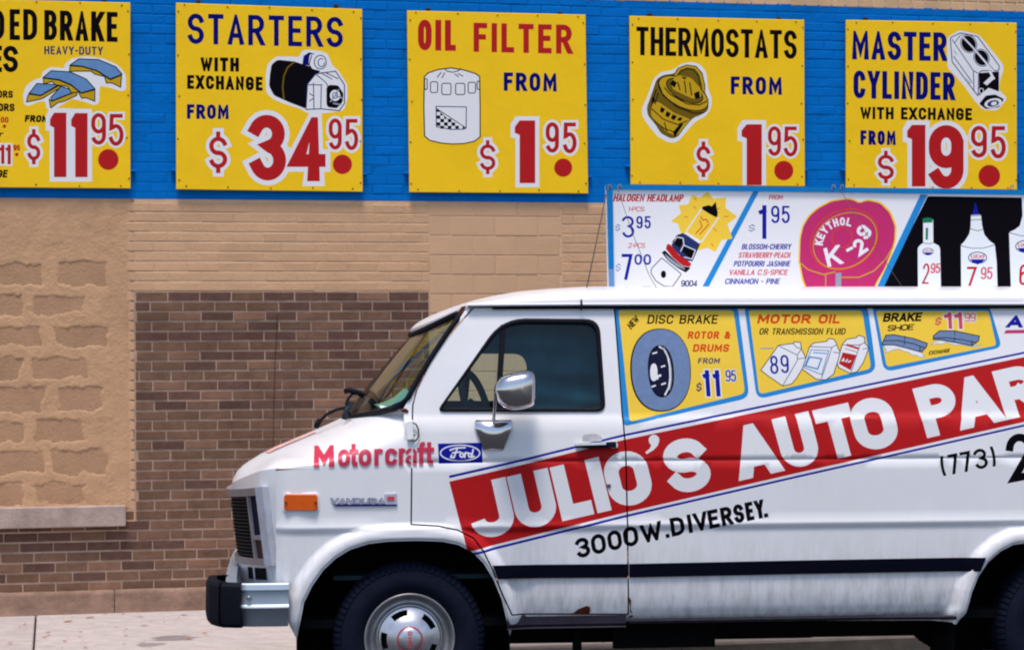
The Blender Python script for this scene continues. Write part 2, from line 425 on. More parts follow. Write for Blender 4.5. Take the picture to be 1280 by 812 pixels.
M['curb'] = pbr('curb_concrete', srgb(150, 140, 135), .9, 0, .3, 8, .5, 60)
M['yellow'] = pbr('yellow_sign_paint', srgb(252, 203, 34), .8, 0, .05, 2.5, .2, 30, spec=.08, streak=.06, soot=.10)
M['yellow2'] = pbr('van_yellow_paint', srgb(246, 204, 62), .4, 0, .03, 3, spec=.25)
M['black'] = pbr('black_paint', (.0035, .0025, .005, 1), .8, spec=.04)
M['navy'] = pbr('navy_paint', srgb(2, 10, 108), .8, spec=.06)
M['navy2'] = pbr('pale_navy_paint', srgb(34, 48, 100), .6)
M['red'] = pbr('red_paint', srgb(186, 8, 14), .6, 0, .1, 6, spec=.25)
M['orange'] = pbr('orange_paint', srgb(214, 70, 22), .5)
M['white'] = pbr('white_paint', (.80, .79, .82, 1), .5)
M['slate'] = pbr('slate_blue_paint', srgb(104, 146, 196), .5, 0, .15, 15)
M['slate2'] = pbr('dark_slate_paint', srgb(116, 138, 178), .5, 0, .15, 40)
M['gold'] = pbr('gold_paint', srgb(198, 158, 22), .5)
M['golddk'] = pbr('dark_gold_paint', srgb(112, 88, 10), .5)
M['grey'] = pbr('grey_paint', srgb(150, 156, 172), .5)
M['sky'] = pbr('light_blue_paint', srgb(0, 132, 204), .4)
M['royal'] = pbr('royal_blue_paint', srgb(6, 18, 150), .5, spec=.15)
M['magenta'] = pbr('magenta_paint', srgb(196, 24, 104), .45, 0, .1, 5)
M['pink'] = pbr('pink_red_paint', srgb(206, 60, 80), .45)
M['rose'] = pbr('rose_lettering', srgb(206, 40, 78), .45, 0, .12, 14)
M['green'] = pbr('green_paint', srgb(20, 120, 80), .5)
M['iron'] = pbr('rusty_iron', srgb(60, 46, 40), .8)
M['nail'] = pbr('nail_head', srgb(84, 62, 22), .7)
M['edge'] = pbr('board_edge', srgb(170, 140, 40), .8)
M['grit'] = pbr('grit', srgb(104, 88, 80), .95)
M['litter'] = pbr('dry_leaf', srgb(160, 92, 50), .9)
M['crack'] = pbr('crack_shadow', srgb(60, 44, 42), .95)

# sidewalk stain with a shape of its own
def add_blotch(m, spots, dark):
    n = m.node_tree.nodes; l = m.node_tree.links; b = n['Principled BSDF']; src = b.inputs['Base Color'].links[0].from_socket
    tc = n.new('ShaderNodeTexCoord'); nz = n.new('ShaderNodeTexNoise'); nz.inputs['Scale'].default_value = 9; nz.inputs['Detail'].default_value = 5
    ge = n.new('ShaderNodeNewGeometry'); l.new(ge.outputs['Position'], nz.inputs['Vector'])
    for (p, rx, ry, k, c) in spots:
        mp = n.new('ShaderNodeVectorMath'); mp.operation = 'SUBTRACT'; l.new(ge.outputs['Position'], mp.inputs[0]); mp.inputs[1].default_value = p
        dv = n.new('ShaderNodeVectorMath'); dv.operation = 'DIVIDE'; l.new(mp.outputs[0], dv.inputs[0]); dv.inputs[1].default_value = (rx, ry, ry)
        ln = n.new('ShaderNodeVectorMath'); ln.operation = 'LENGTH'; l.new(dv.outputs[0], ln.inputs[0])
        ad = n.new('ShaderNodeMath'); ad.operation = 'MULTIPLY_ADD'; l.new(nz.outputs['Fac'], ad.inputs[0]); ad.inputs[1].default_value = 1.6; l.new(ln.outputs['Value'], ad.inputs[2])
        mr = n.new('ShaderNodeMapRange'); mr.inputs['From Min'].default_value = 1.5; mr.inputs['From Max'].default_value = 1.75
        mr.inputs['To Min'].default_value = k; mr.inputs['To Max'].default_value = 0; l.new(ad.outputs[0], mr.inputs['Value'])
        mx = n.new('ShaderNodeMix'); mx.data_type = 'RGBA'; l.new(mr.outputs[0], mx.inputs['Factor']); l.new(src, mx.inputs['A']); mx.inputs['B'].default_value = c
        src = mx.outputs['Result']
    l.new(src, b.inputs['Base Color'])
def ground_pt(x, y, z=0.0):
    d = ray(x, y); t = (z - CAM.z)/d.z; return CAM + d*t

# ------------------------------------------------------------------ ground, road, kerb, sidewalk
def wl2(s, y, z): return WM @ Vector((s, y, z))
CURB_Y = -(2.46)          # kerb face, in wall coordinates (towards the camera)
P = []
nx = 40
g = MB()
ys = [CURB_Y+.02, CURB_Y-.4, CURB_Y-1.2, CURB_Y-2.3, CURB_Y-5, CURB_Y-9, CURB_Y-14, -60, -900]
zs = [-.10, -.088, -.05, 0.0, .03, .02, -.04, -.04, -.04]
xs = [-900, -60, -20, -8, -4, 0, 4, 8, 12, 20, 60, 900]
g.grid([[wl2(x, y, z) for x in xs] for y, z in zip(ys, zs)])
road = g.build('road', M['road']); road['kind'] = 'structure'
g = MB(); g.grid([[wl2(x, y, -.13) for x in (-900, 900)] for y in (-.2, 900)])
gr = g.build('ground', M['road']); gr['kind'] = 'structure'
add_blotch(M['walk'], [(tuple(ground_pt(216, 797)), .16, .16, .55, srgb(84, 68, 74)), (tuple(ground_pt(190, 805)), .10, .12, .5, srgb(90, 74, 78)),
                       (tuple(ground_pt(640, 800)), .5, .06, .3, srgb(120, 100, 90))], None)
side = empty('sidewalk', WM.copy()); side['kind'] = 'structure'
sj = on = (WI @ ground_pt(45, 767)).x
for k in range(-3, 8):
    a = sj + k*1.62 - 1.62; m_ = MB(); m_.box(a+.006, a+1.62-.006, CURB_Y+.16, -.002, -.12, random.uniform(-.002, .002), 0, .006); m_.build('slab', M['walk'], side)
m_ = MB(); m_.box(sj-8, sj+14, CURB_Y+.16, 0, -.125, -.014); m_.build('joint_bed', M['crack'], side)
ck = empty('curb', WM.copy()); ck['kind'] = 'structure'
for k in range(-3, 8):
    a = sj + k*1.62 - 1.2; m_ = MB(); m_.box(a+.004, a+1.616, CURB_Y, CURB_Y+.154, -.14, -.002, 0, .012); m_.build('curbstone', M['curb'], ck)
# dry leaves and crumbs
m_ = MB()
spots = [(175, 770), (181, 781), (230, 768), (128, 764), (112, 771), (85, 776), (100, 795), (205, 777), (154, 767), (60, 790), (146, 783), (245, 779), (30, 780)]
for (x, y) in spots + [(random.uniform(0, 270), random.uniform(765, 810)) for _ in range(26)]:
    p = WI @ ground_pt(x, y, .004); r = random.uniform(.004, .011) * (2.2 if (x, y) in spots[:7] else 1)
    m_.add([(p.x + r*1.5*math.cos(a+r*99), p.y + r*math.sin(a+r*99), .004+random.random()*.006) for a in (0, 1.3, 2.4, 3.7, 5)], [(0,1,2,3,4)])
lt = m_.build('leaf_litter', M['litter'], side); lt['kind'] = 'stuff'
m_ = MB()
for _ in range(420):
    p = WI @ ground_pt(random.uniform(-60, 1200), random.uniform(762, 812), 0); r = random.uniform(.0015, .005)
    m_.add([(p.x + r*1.4*math.cos(a), p.y + r*math.sin(a), .0032) for a in (0, 1.2, 2.5, 3.7, 5)], [(0,1,2,3,4)])
lt = m_.build('grit', M['grit'], side); lt['kind'] = 'stuff'

# ------------------------------------------------------------------ the wall
wall = tag(empty('brick_wall', WM.copy()), 'patched brick wall painted blue along the top and tan below', 'wall')
S = lambda x, y=400: wpx(x, y)[0]
Z = lambda x, y: wpx(x, y)[1]
PIT = .0656; LEN = .2125; J = .0085
s143, s168, s537, s703 = S(143), S(168), S(537), S(703)
zb = Z(350, 364); zblue = Z(400, 250.5); ztop = Z(960, 7)
zsill_t, zsill_b = Z(80, 632), Z(80, 658)
zf = Z(140, 735); zcut = Z(160, 640); zup = Z(200, 60)
SMIN, SMAX = S(-170), S(1480)
# flat backing (mortar) sheets: brown joints, tan joints, blue joints, and the plain wall above and beyond
bk = MB()
bk.box(SMIN-3, SMAX+14, 0, .3, -.3, zsill_b, 0)
bk.box(s168, s537, 0, .3, zsill_b+.0005, zb, 0)
mt = MB(); mt.box(SMIN-3, s168-.0005, .0, .3, zsill_b+.0005, zblue, 0); mt.box(s168, s537, 0, .3, zb+.0005, zblue, 0); mt.box(s537+.0005, SMAX+14, 0, .3, zsill_b+.0005, zblue, 0)
mt.box(SMIN-3, SMAX+14, 0, .3, ztop+.0005, 6.5, 0)
mb_ = MB(); mb_.box(SMIN-3, SMAX+14, 0.0, .3, zblue+.0005, ztop, 0)
bk.build('mortar_joints', M['mortar'], wall); mt.build('tan_joints', pbr('tan_joint', srgb(220, 182, 148), .85, 0, .2, 6, .4, 50), wall); mb_.build('blue_joints', pbr('blue_joint', srgb(0, 112, 198), .8, 0, .3, 6, .4, 50, spec=.05), wall)

SIGNS_PX = [(-72, -2, 163, 236), (220, 3, 453, 239), (511, 13, 735, 242), (788, 20, 1006, 233), (1058, 25, 1271, 300), (757, 233, 1400, 380)]
VAN_PX = [(290,612),(290,598),(311,577),(340,560),(380,545),(425,523),(437,505),(470,460),(513,412),(545,392),(600,373),(640,366),(700,361),(1400,361),(1400,812),(370,812),(361,785),(258,785),(258,727),(290,727)]
def inpoly(x, y, p):
    c = False
    for i in range(len(p)):
        a, b = p[i], p[i-1]
        if (a[1] > y) != (b[1] > y) and x < (b[0]-a[0])*(y-a[1])/(b[1]-a[1])+a[0]: c = not c
    return c
def seen(x, y):
    if not (0 <= x <= 1280 and 0 <= y <= 812): return False
    for a, b, c, d in SIGNS_PX:
        if a < x < c and b < y < d: return False
    return not inpoly(x, y, VAN_PX)
def vis(s0, s1, z0, z1):
    n = 0
    for i in range(6):
        for j in range(2):
            p = to_px(WM @ Vector((s0+(s1-s0)*(i+.5)/6, 0, z0+(z1-z0)*(j+.5)/2)))
            n += seen(*p)
    return n/12*(s1-s0)*(z1-z0)
cells = []     # (visible, name, s0, s1, z0, z1, mat, depth)
def put(name, s0, s1, z0, z1, mat, dep, j=J):
    s0 += j/2; s1 -= j/2
    if s1 - s0 < .012: return
    cells.append((vis(s0, s1, z0, z1), name, s0, s1, z0, z1, mat, dep))
k0 = int((zb - zf)/PIT + .5); base = zb - k0*PIT
row = 0
while base + row*PIT < ztop - .01:
    JZ = .0125 if base + row*PIT < zb else J; z0 = base + row*PIT + JZ/2; z1 = z0 + PIT - JZ; zc = (z0+z1)/2
    off = (LEN/2 if row % 2 else 0) + random.uniform(-.006, .006)
    s = s168 - .10 + off - 12*LEN
    while s < SMAX:
        a, b = s, s + LEN + random.uniform(-.004, .004)
        def clip(lo, hi, mat, dep, jj=J):
            A, B = max(a, lo), min(b, hi)
            if B - A > .02: put('brick', A, B, z0, z1, mat, dep, .0025 if mat == 'tanbrick' else J)
        if z0 < zblue < z1:
            if zc > zblue: z0 = zblue + .002
            else: z1 = zblue - .002
        if zc > zblue: clip(SMIN, SMAX, 'blue', .0028 if zc > zup else .0008)
        elif zc > zb:
            clip(s143, s537, 'tanbrick', .0024); clip(s703, SMAX, 'tanbrick', .0024)
        else:
            f = (zc - zf)/(zb - zf); rr = random.random()
            mat = 'brown_dark' if rr < (.55 if f > .82 else .22 if f > .55 else .08) else ('brown_tan' if rr > (.95 if f > .5 else .88) else 'brown')
            if zc < zsill_b + .05:
                if zsill_b - zc < .16 and a < S(170, 660) and random.random() < .6: mat = 'brown_dark'  # darker bricks right below the sill stand in for its shadow
                clip(SMIN, SMAX, mat, .005)
            else:
                clip(s143, s168, 'tanbrick' if zc > zcut else 'brown', .0018); clip(s168+.003, s537-.003, mat, .005); clip(s703, SMAX, 'tanbrick', .0024)
        s = b
    row += 1
for r in range(9):                        # header courses above the blue band
    z0 = ztop + r*.0656 + .004; s = SMIN
    while s < SMAX:
        put('brick', s, s+.1, z0, z0+.0586, 'tanlight', .004, .009); s += .1 + random.uniform(-.002, .002)
r = 0
TP = (Z(620, 294.7) - Z(620, 343))/2      # smooth tiles in the middle
zt = Z(620, 319)
for r in range(-14, 4):
    z0 = zt + r*TP; z1 = z0 + TP
    if z0 > zblue: continue
    z1 = min(z1, zblue); s = s537 + .003; first = True
    while s < s703 - .03:
        e = min(s + (.15 if (first and r % 2) else .303), s703); put('block', s, e, z0+.0025, z1-.0025, 'tanblock', .003, .005); s = e; first = False
CP = (Z(70, 383) - Z(70, 618))/6          # rough concrete blocks at the left
blk = []
zc0 = Z(70, 383)
for r in range(-7, 5):
    zc = zc0 + r*CP; s = s143 - .03 - (.0 if r % 2 else .13)
    if zc - CP*.5 < zsill_t - .06 or zc + CP*.3 > zblue: continue
    while s > SMIN:
        a = s - .36 + random.uniform(-.03, .03); b = s - .02 + random.uniform(-.03, .01)
        h = CP*random.uniform(.28, .42)
        if r > 2 or (r == 1 and random.random() < .3): h *= .8
        blk.append((a, b, zc-h, zc+h, r)); s -= .41
cells.sort(key=lambda c: -c[0])
cache = {}; joined = {}; nb = 0; rest_names = {}
for c in cells:
    v, name, s0, s1, z0, z1, mat, dep = c
    key = (round((s1-s0)*1000/3), round((z1-z0)*1000), mat)
    if (name == 'brick' and nb < 300 and v > 0) or (name == 'block' and v > 0):
        if name == 'brick': nb += 1
        if key not in cache:
            W_ = s1-s0; H_ = z1-z0; m_ = MB(); c_ = .0035; q = [random.uniform(-.0012, .0012) for _ in range(8)]
            m_.add([(0,.0,0),(W_,0,0),(W_,0,H_),(0,0,H_),(c_,-dep+q[0],c_+q[4]),(W_-c_,-dep+q[1],c_+q[5]),(W_-c_,-dep+q[2],H_-c_+q[6]),(c_,-dep+q[3],H_-c_+q[7])],
                   [(4,5,6,7),(0,1,5,4),(1,2,6,5),(2,3,7,6),(3,0,4,7)])
            me = bpy.data.meshes.new(name); me.from_pydata(m_.v, [], m_.f); me.materials.append(M[mat]); cache[key] = me
        o = link(bpy.data.objects.new(name, cache[key]), wall); o.location = (s0, random.uniform(-.0012, .0008), z0)
    else:
        nm = {'block': 'covered_blocks'}.get(name, 'bricks'); J_ = joined.setdefault((nm, mat), MB()); q = random.uniform(-.0012, .0008); c_ = .0035
        J_.add([(s0,q,z0),(s1,q,z0),(s1,q,z1),(s0,q,z1),(s0+c_,-dep+q,z0+c_),(s1-c_,-dep+q,z0+c_),(s1-c_,-dep+q,z1-c_),(s0+c_,-dep+q,z1-c_)], [(4,5,6,7),(0,1,5,4),(1,2,6,5),(2,3,7,6),(3,0,4,7)])
mats_ = []; allj = MB()
for (nm, mat), J_ in joined.items():
    allj.add(J_.v, J_.f, len(mats_)); mats_.append(M[mat])
o = allj.build('bricks', mats_, wall); o['kind'] = 'stuff'
from mathutils import noise as N3
def nz(x, y, sc_=1.0, seed=0): return N3.noise(Vector((x*sc_, y*sc_, seed)))
def fbm(x, y, sc_, seed=0): return nz(x, y, sc_, seed) + .5*nz(x, y, sc_*2.1, seed+3) + .25*nz(x, y, sc_*4.3, seed+7)
def sstep01(t): t = max(0, min(1, t)); return t*t*(3-2*t)
carve = []
for (a, b, z0, z1, r) in blk:
    if z0 > Z(70, 352) and (nz(a*7, z0*7, 1, 4) > -.05): continue
    carve.append((a, b, z0, z1, r))
    m_ = MB(); m_.box(a-.02, b+.02, -.0025, .01, z0-.014, z1+.014, 0, .002); m_.build('block', M['cmu'], wall)
# smeared mortar over the joints of the rough blocks: a relief that dips below each block's face
st = .011; P = []; zz = zsill_t - .02; SL = S(-172)
nzr = int((zblue - .003 - zz)/st) + 1; nsr = int((s168 - SL)/st) + 1
for i in range(nzr + 1):
    z = zz + (zblue - .002 - zz)*i/nzr; rw = []
    for j in range(nsr + 1):
        s = SL + (s168 - SL)*j/nsr; d = -1
        wx = s + .035*fbm(s, z, 7, 5); wz = z + .022*fbm(s, z, 9, 9) - .020*abs(nz(s, z, 24, 2)) + .007*nz(s, z, 70, 3)
        soft = 0
        for (a, b, z0, z1, r) in carve:
            if a-.1 < s < b+.1:
                q = min(wx-a, b-wx, wz-z0, z1-wz)
                if q > d: d = q; soft = min(wx-a, b-wx, wz-z0) < z1-wz
        sf = .009 + (.04 if soft else .0)*(.4+max(0, nz(s, z, 6, 3)*1.4)); k = min(1, max(0, (d + .004)/sf)); f = 1-k*k*(3-2*k)
        if s > s143: f = 1; 
        jg = .5+.5*nz(s, z, 34, 6); h = .0050*f + .0018*fbm(s, z, 26, 1)*f - .0040*(1-f) + .0022*f*sstep01((nz(s, z, 8, 12)+.1)*3)
        if s > s143 - .02: h = .0042 + .0028*max(0, fbm(s, z, 26, 8)) 
        if s > s168 - .055: h = .0042*(1 - min(1, (s - (s168-.055))/.03)) 
        rw.append((s, -h, z))
    P.append(rw)
m_ = MB(); m_.grid(P); o = m_.build('smeared_mortar', M['smear'], wall, smooth=True); o['kind'] = 'stuff'
# stone sill
sx = S(157, 645); m_ = MB(); m_.box(SMIN, sx, -.075, .02, zsill_b, zsill_t, 0, .006)
o = m_.build('stone_sill', M['stone'], wall)
# foundation course in long uneven stones
edges = [SMIN-3, S(-60), S(143, 745), S(262, 745), S(420, 745), S(600, 745), S(800, 745), S(1000, 745), S(1200, 745), SMAX+3]
for a, b in zip(edges, edges[1:]):
    n = max(6, int((b-a)/.05)); tp = [( a+.004+(b-a-.008)*i/n, zf-.006+.004*fbm(a+i*.05, 0, 5, 3)) for i in range(n+1)]
    rows = []
    for (yy, zk) in ((0.0, 1), (-.012, 1), (-.022, .93), (-.026, .75), (-.024, .5), (-.027, .25), (-.028, .0), (-.034, -.1)):
        rows.append([(x, yy - .010*(fbm(x, zk*.12, 9, 2)), (t+.01)*zk + (.004*fbm(x, zk, 12, 5) if zk < 1 else 0) - (.01 if zk == 1 else 0)) for x, t in tp])
    m_ = MB(); m_.grid(rows); m_.build('foundation_stone', M['found'], wall, smooth=True)
# hairline crack running down the brown bricks
pts = [(346.5, 392), (346, 410), (345, 432), (343.5, 450), (343, 480), (342, 510), (341.8, 540), (341, 562), (340.5, 585)]
m_ = MB()
for q in stroke([wpx(x, y) for x, y in pts], .0045): m_.add([(s, -.0072, z) for s, z in q], [tuple(range(len(q)))])
m_.build('crack', M['crack'], wall)

# ------------------------------------------------------------------ hand painted boards on the wall
def paint(parent, name, layers, mapf, lines=()):
    """one skin of paint: polygons given in photo pixels, mapped onto the board's face"""
    pl = [([mapf(x, y) for x, y in p], m) for p, m in layers]
    v, f, t = cdt(pl, lines); ms = []
    for x in t:
        if x not in ms: ms.append(x)
    return v, f, [M[k] for k in ms], [ms.index(x) for x in t]
def board(corners, label, parts, tabs=True):
    """corners TL, TR, BR, BL in photo pixels; parts: name -> layers"""
    ST, TH = .03, .014
    F = ST + TH
    cs = [wpx(x, y, F) for x, y in corners]
    c0 = ((cs[2][0]+cs[3][0])/2, (cs[2][1]+cs[3][1])/2)
    root = tag(empty('price_sign', WM @ Matrix.Translation((c0[0], 0, c0[1]))), label, 'sign', 'yellow price boards on the wall')
    P_ = [(s-c0[0], z-c0[1]) for s, z in cs]
    m_ = MB(); n = 4; e = .003
    inn = [(x + (e if x < 0 else -e), z + (e if z < .5 else -e)) for x, z in P_]
    m_.add([(x, -F, z) for x, z in inn] + [(x, -F+e, z) for x, z in P_] + [(x, -ST, z) for x, z in P_],
           [(0,1,5,4), (1,2,6,5), (2,3,7,6), (3,0,4,7), (4,5,9,8), (5,6,10,9), (6,7,11,10), (7,4,8,11), (8,9,10,11)])
    m_.build('board', M['yellow'], root)
    def mp(x, y):
        s, z = wpx(x, y, F); return s-c0[0], z-c0[1]
    ly = [l for nm, q in parts for l in q]
    v, f, t = cdt([(inn, 'b')], (), 1000.0, [([mp(x, y) for x, y in p], m) for p, m in ly], 'yellow')
    ms = []; cl = [x[1] for x in t]
    for x in cl:
        if x not in ms: ms.append(x)
    used = sorted(set(i for q in f for i in q)); re_ = {i: k for k, i in enumerate(used)}
    mesh('painted_face', [(v[i][0], -F, v[i][1]) for i in used], [tuple(re_[i] for i in q) for q in f], [M[k] for k in ms], root, [ms.index(x) for x in cl])
    nl = MB()
    for ei in range(4):
        A, B = Vector(P_[ei]), Vector(P_[(ei+1) % 4])
        for t in (.04, .27, .5, .73, .96):
            q = A.lerp(B, t) + Vector((random.uniform(-.01, .01), random.uniform(-.008, .008))); q += (Vector((0, .6))-q)*.025
            nl.add([(q.x+.006*math.cos(a), -F-.003, q.y+.006*math.sin(a)) for a in (0, 1, 2, 3.1, 4.2, 5.2)] , [(0,1,2,3,4,5)])
    o = nl.build('nail_heads', M['nail'], root); o['kind'] = 'stuff'
    if tabs:
        w_ = P_[1][0]-P_[0][0]; h_ = P_[0][1]
        for (x, z, ww, hh) in ((P_[0][0]+.12*w_, h_+.014, .014, .022), (P_[0][0]+.86*w_, h_+.012, .014, .022), (P_[3][0]-.012, .13, .02, .014), (P_[2][0]+.012, .12, .02, .014)):
            t_ = MB(); t_.box(x-ww, x+ww, -.03, .0, z-hh/2, z+hh/2, 0, .003); t_.build('hanger', M['blue'] if ww > .015 else M['iron'], root)
    return root
def price(ch_list, dot=None, o_big=5.5, o_small=3.2):
    """white outlined red digits; ch_list: (char, x0, x1, y_bottom, height, thickness, outline, slope)"""
    ly = []
    for (c, x0, x1, yb, h, t, o, sl) in ch_list:
        if o > 0: ly += L(text(c, x0, x1, yb, h, t, sl, 0, o), 'white')
    for (c, x0, x1, yb, h, t, o, sl) in ch_list: ly += L(text(c, x0, x1, yb, h, t, sl), 'red')
    if dot: ly.append((ell(dot[0], dot[1], dot[2], dot[2]*1.02, 0, 350, 28), 'red'))
    return ly
def lines_(ps, t, m):
    out = []
    for p in ps: out += L(stroke(p, t), m)
    return out
# --- brake shoe board (runs out of the frame)
c1 = lambda *p: sc(p, 3.25, 0, 0)
blob = c1((262,262),(290,238),(350,229),(420,238),(480,265),(512,305),(512,365),(495,372),(450,358),(405,348),(402,420),(385,428),(330,410),(290,402),(255,425),(205,452),(188,440),(185,412),(160,412),(115,432),(98,425),(92,385),(108,345),(145,322),(168,318),(172,292),(205,272),(262,278))
pic = [(rpoly(blob, 4), 'white')]
def shoe(top, side, k=3.25, ox=0, oy=0, m='slate', s='golddk', t=.9):
    T = sc(top, k, ox, oy); D = sc(side, k, ox, oy)
    return [(D, s)] + [(T, m)] + L(stroke(T, t, True), 'black') + L(stroke(D, t, True), 'black')
pic += shoe([(285,265),(320,240),(400,243),(470,272),(496,302),(448,322),(395,288),(335,270)], [(285,268),(335,272),(395,290),(448,325),(494,306),(490,355),(455,338),(432,338),(425,312),(385,302),(370,290),(300,290),(282,292)], s='gold')
pic += shoe([(118,380),(150,340),(238,345),(165,388)], [(112,392),(118,383),(165,390),(240,348),(246,356),(170,402),(135,410),(108,415)], s='gold')
pic += shoe([(205,398),(248,352),(310,372),(262,390),(212,410)], [(200,405),(212,412),(262,392),(312,372),(312,388),(262,412),(235,418),(206,440)], s='gold')
pic += shoe([(175,316),(208,288),(285,293),(350,322),(386,362),(330,378),(290,345),(240,324)], [(176,318),(240,327),(290,348),(330,380),(385,366),(385,412),(350,398),(332,400),(318,375),(290,378),(275,352),(225,345),(212,332),(178,342)], s='gold')
let = []
for ch, x in zip('DED', (-12, 12, 29)): let += L(text(ch, x, x + (13 if ch == 'E' else 17.5), 50.2, 38.5, 6.3, .02), 'black')
for ch, x in zip('BON', (-64, -47, -30)): let += L(text(ch, x, x+14, 48.5, 38, 6, .02), 'black')
let += L(text('BRAKE', 55.3, 147, 50.3, 37.5, 6.4, .028), 'black')
let += L(text('SHOE', -64, 2.5, 89, 33, 6, .02), 'black') + L(text('S', 4, 22.5, 90.3, 33, 6.2, .02), 'black')
let += L(text('HEAVY-DUTY', 55.5, 128.5, 68.2, 10.4, 1.7, .012, 0, 0, 1.8), 'navy2')
let += L(text('ORS', -3, 16, 122.3, 9, 1.9, .02), 'black') + L(text('ORS', -2, 18, 139, 9.6, 2, .02), 'black')
let += L(text('T', -4, 3.5, 171, 5, 1.2, 0, .2), 'black') + L(text('GE', -4, 8.5, 222, 9.6, 2, .0, .15), 'black')
let += L(text('FROM', 31, 60, 152.5, 8.6, 2.1, .02, .12), 'black')
pr = price([('$', 34, 50.5, 205.5, 44, 4.6, 3.4, 0), ('1', 62.5, 83, 221.5, 80.5, 15.5, 5.5, .0), ('1', 89, 109.5, 221.5, 80, 15.5, 5.5, .0), ('9', 114, 132.5, 181, 39.5, 5, 2.6, .0), ('5', 135.5, 154.5, 182.5, 40, 5, 2.6, .0)], (135.4, 199.5, 12.8))
pr += L(text('00', 1, 10.5, 153.5, 7, 1.4), 'red') + [(ell(5.5, 158, 2.2, 2.2, 0, 330), 'red')]
pr += L(text('1', -1, 5.5, 205, 24, 4, 0, 0, 2), 'white') + L(text('1', 7, 13.5, 205.5, 24.5, 4, 0, 0, 2), 'white') + L(text('1', -1, 5.5, 205, 24, 4), 'red') + L(text('1', 7, 13.5, 205.5, 24.5, 4), 'red') + L(text('95', 16.8, 24.8, 188.3, 7, 1.2), 'red') + [(ell(21, 193.2, 2.2, 2.2, 0, 330), 'red')]
board([(-72, -2), (163, 3.5), (163.2, 235.6), (-72, 233.6)], 'yellow board advertising brake shoes at 11.95, cut off by the left edge', [('lettering', let), ('picture', pic), ('price', pr)])
# --- starters
c2 = lambda *p: sc(p, 3.246, 210, 0)
pic = [(rpoly(c2((396,300),(405,258),(438,230),(500,230),(532,233),(545,203),(592,203),(645,215),(668,268),(690,285),(728,345),(728,400),(714,448),(670,456),(630,460),(566,460),(538,442),(480,425),(430,405),(398,378)), 4), 'white')]
pic += [(rpoly(c2((414,300),(420,262),(445,243),(512,250),(620,285),(592,330),(566,342),(560,442),(490,415),(430,388),(410,350)), 3), 'black')]
pic += lines_([c2((512,252),(485,275),(470,310),(465,355),(470,402))], 1.3, 'golddk')
pic += [(c2((550,228),(572,213),(602,221),(580,245),(575,268),(545,262)), 'navy'), (rpoly(c2((575,222),(610,219),(640,230),(645,265),(625,290),(585,280),(570,262)), 2), 'white')]
pic += L(stroke(ell(*c2((618,253))[0], 7.5, 8.5, 0, 330), .8, True), 'navy2') + L(stroke(ell(*c2((622,255))[0], 4, 5, 0, 300), .8), 'navy2') + lines_([c2((583,226),(572,262),(585,282))], .8, 'black')
pic += [(c2((566,342),(600,300),(680,290),(716,345),(716,420),(695,450),(620,442),(560,445)), 'white')] + L(stroke(c2((566,342),(600,300),(680,290),(716,345),(716,420),(695,450),(620,442),(560,445)), .9, True), 'navy2')
pic += lines_([c2((590,338),(592,440)), c2((622,345),(620,438)), c2((566,345),(625,345)), c2((600,302),(640,335),(648,350)), c2((620,296),(665,322)), c2((640,296),(690,320)), c2((575,380),(590,390)), c2((575,410),(590,400))], .8, 'navy2')
pic += [(rpoly(c2((643,355),(655,345),(690,347),(712,380),(708,415),(685,440),(650,436),(643,425)), 2), 'black')]
pic += [(ell(*c2((678,388))[0], 6.5, 7, 0, 330), 'white')] + lines_([c2((678,388),(705,398)), c2((678,388),(692,365)), c2((678,388),(660,412)), c2((672,420),(700,425))], 1.2, 'grey')
pic += L(stroke(ell(*c2((678,388))[0], 3.2, 3.6, 0, 330), .7, True), 'navy2')
let = L(text('STARTERS', 234.6, 428.7, 55, 38, 6.0, .024, 0, 0, 5.2), 'navy')
let += L(text('WITH', 250.7, 298.7, 89.3, 17.5, 4.5, .012), 'black') + L(text('EXCHANGE', 234, 328.3, 111.2, 17.3, 4.1, .026), 'black') + L(text('FROM', 233.7, 286, 148.6, 18.2, 4.3, .012), 'navy')
pr = price([('$', 261.5, 284, 216.5, 52, 5.4, 4.2, 0), ('3', 312, 357.5, 225.7, 82, 16, 6, 0), ('4', 362.5, 407, 226.6, 80, 16, 6, 0), ('9', 410.9, 427.2, 187.2, 39, 4.8, 3.4, 0), ('5', 431, 447.8, 187.8, 39, 4.8, 3.4, 0)], (428, 205.5, 12))
board([(219.9, 3.7), (452.8, 11.7), (453.4, 239.7), (220.2, 236.6)], 'yellow board advertising starters with exchange at 34.95', [('lettering', let), ('picture', pic), ('price', pr)])
# --- oil filter
c3 = lambda *p: sc(p, 3.123, 500, 0)
body = c3((95,300),(110,285),(150,272),(200,266),(250,274),(295,288),(311,300),(313,420),(313,535),(290,552),(250,561),(205,563),(160,559),(115,548),(96,532),(93,420))
pic = [(body, 'white')] + L(stroke(body, 1.0, True), 'black')
for x0, x1, y0, y1 in ((96,106,308,350),(119,147,320,362),(163,199,326,370),(217,253,326,370),(266,295,322,364),(301,311,318,350)):
    pic += L(stroke(rpoly(c3((x0,y0),(x1,y0),(x1,y1),(x0,y1)), 2.6), .8, True), 'black')
pic += L(stroke(c3((175,268),(182,278),(205,283),(228,277),(236,268)), .8), 'black') + lines_([c3((160,284),(146,302)), c3((174,286),(164,304)), c3((215,290),(228,300)), c3((228,288),(245,298))], .8, 'black')
pic += L(stroke(c3((141,416),(259,418),(258,500),(248,505),(200,506),(142,495)), .8, True), 'navy2')
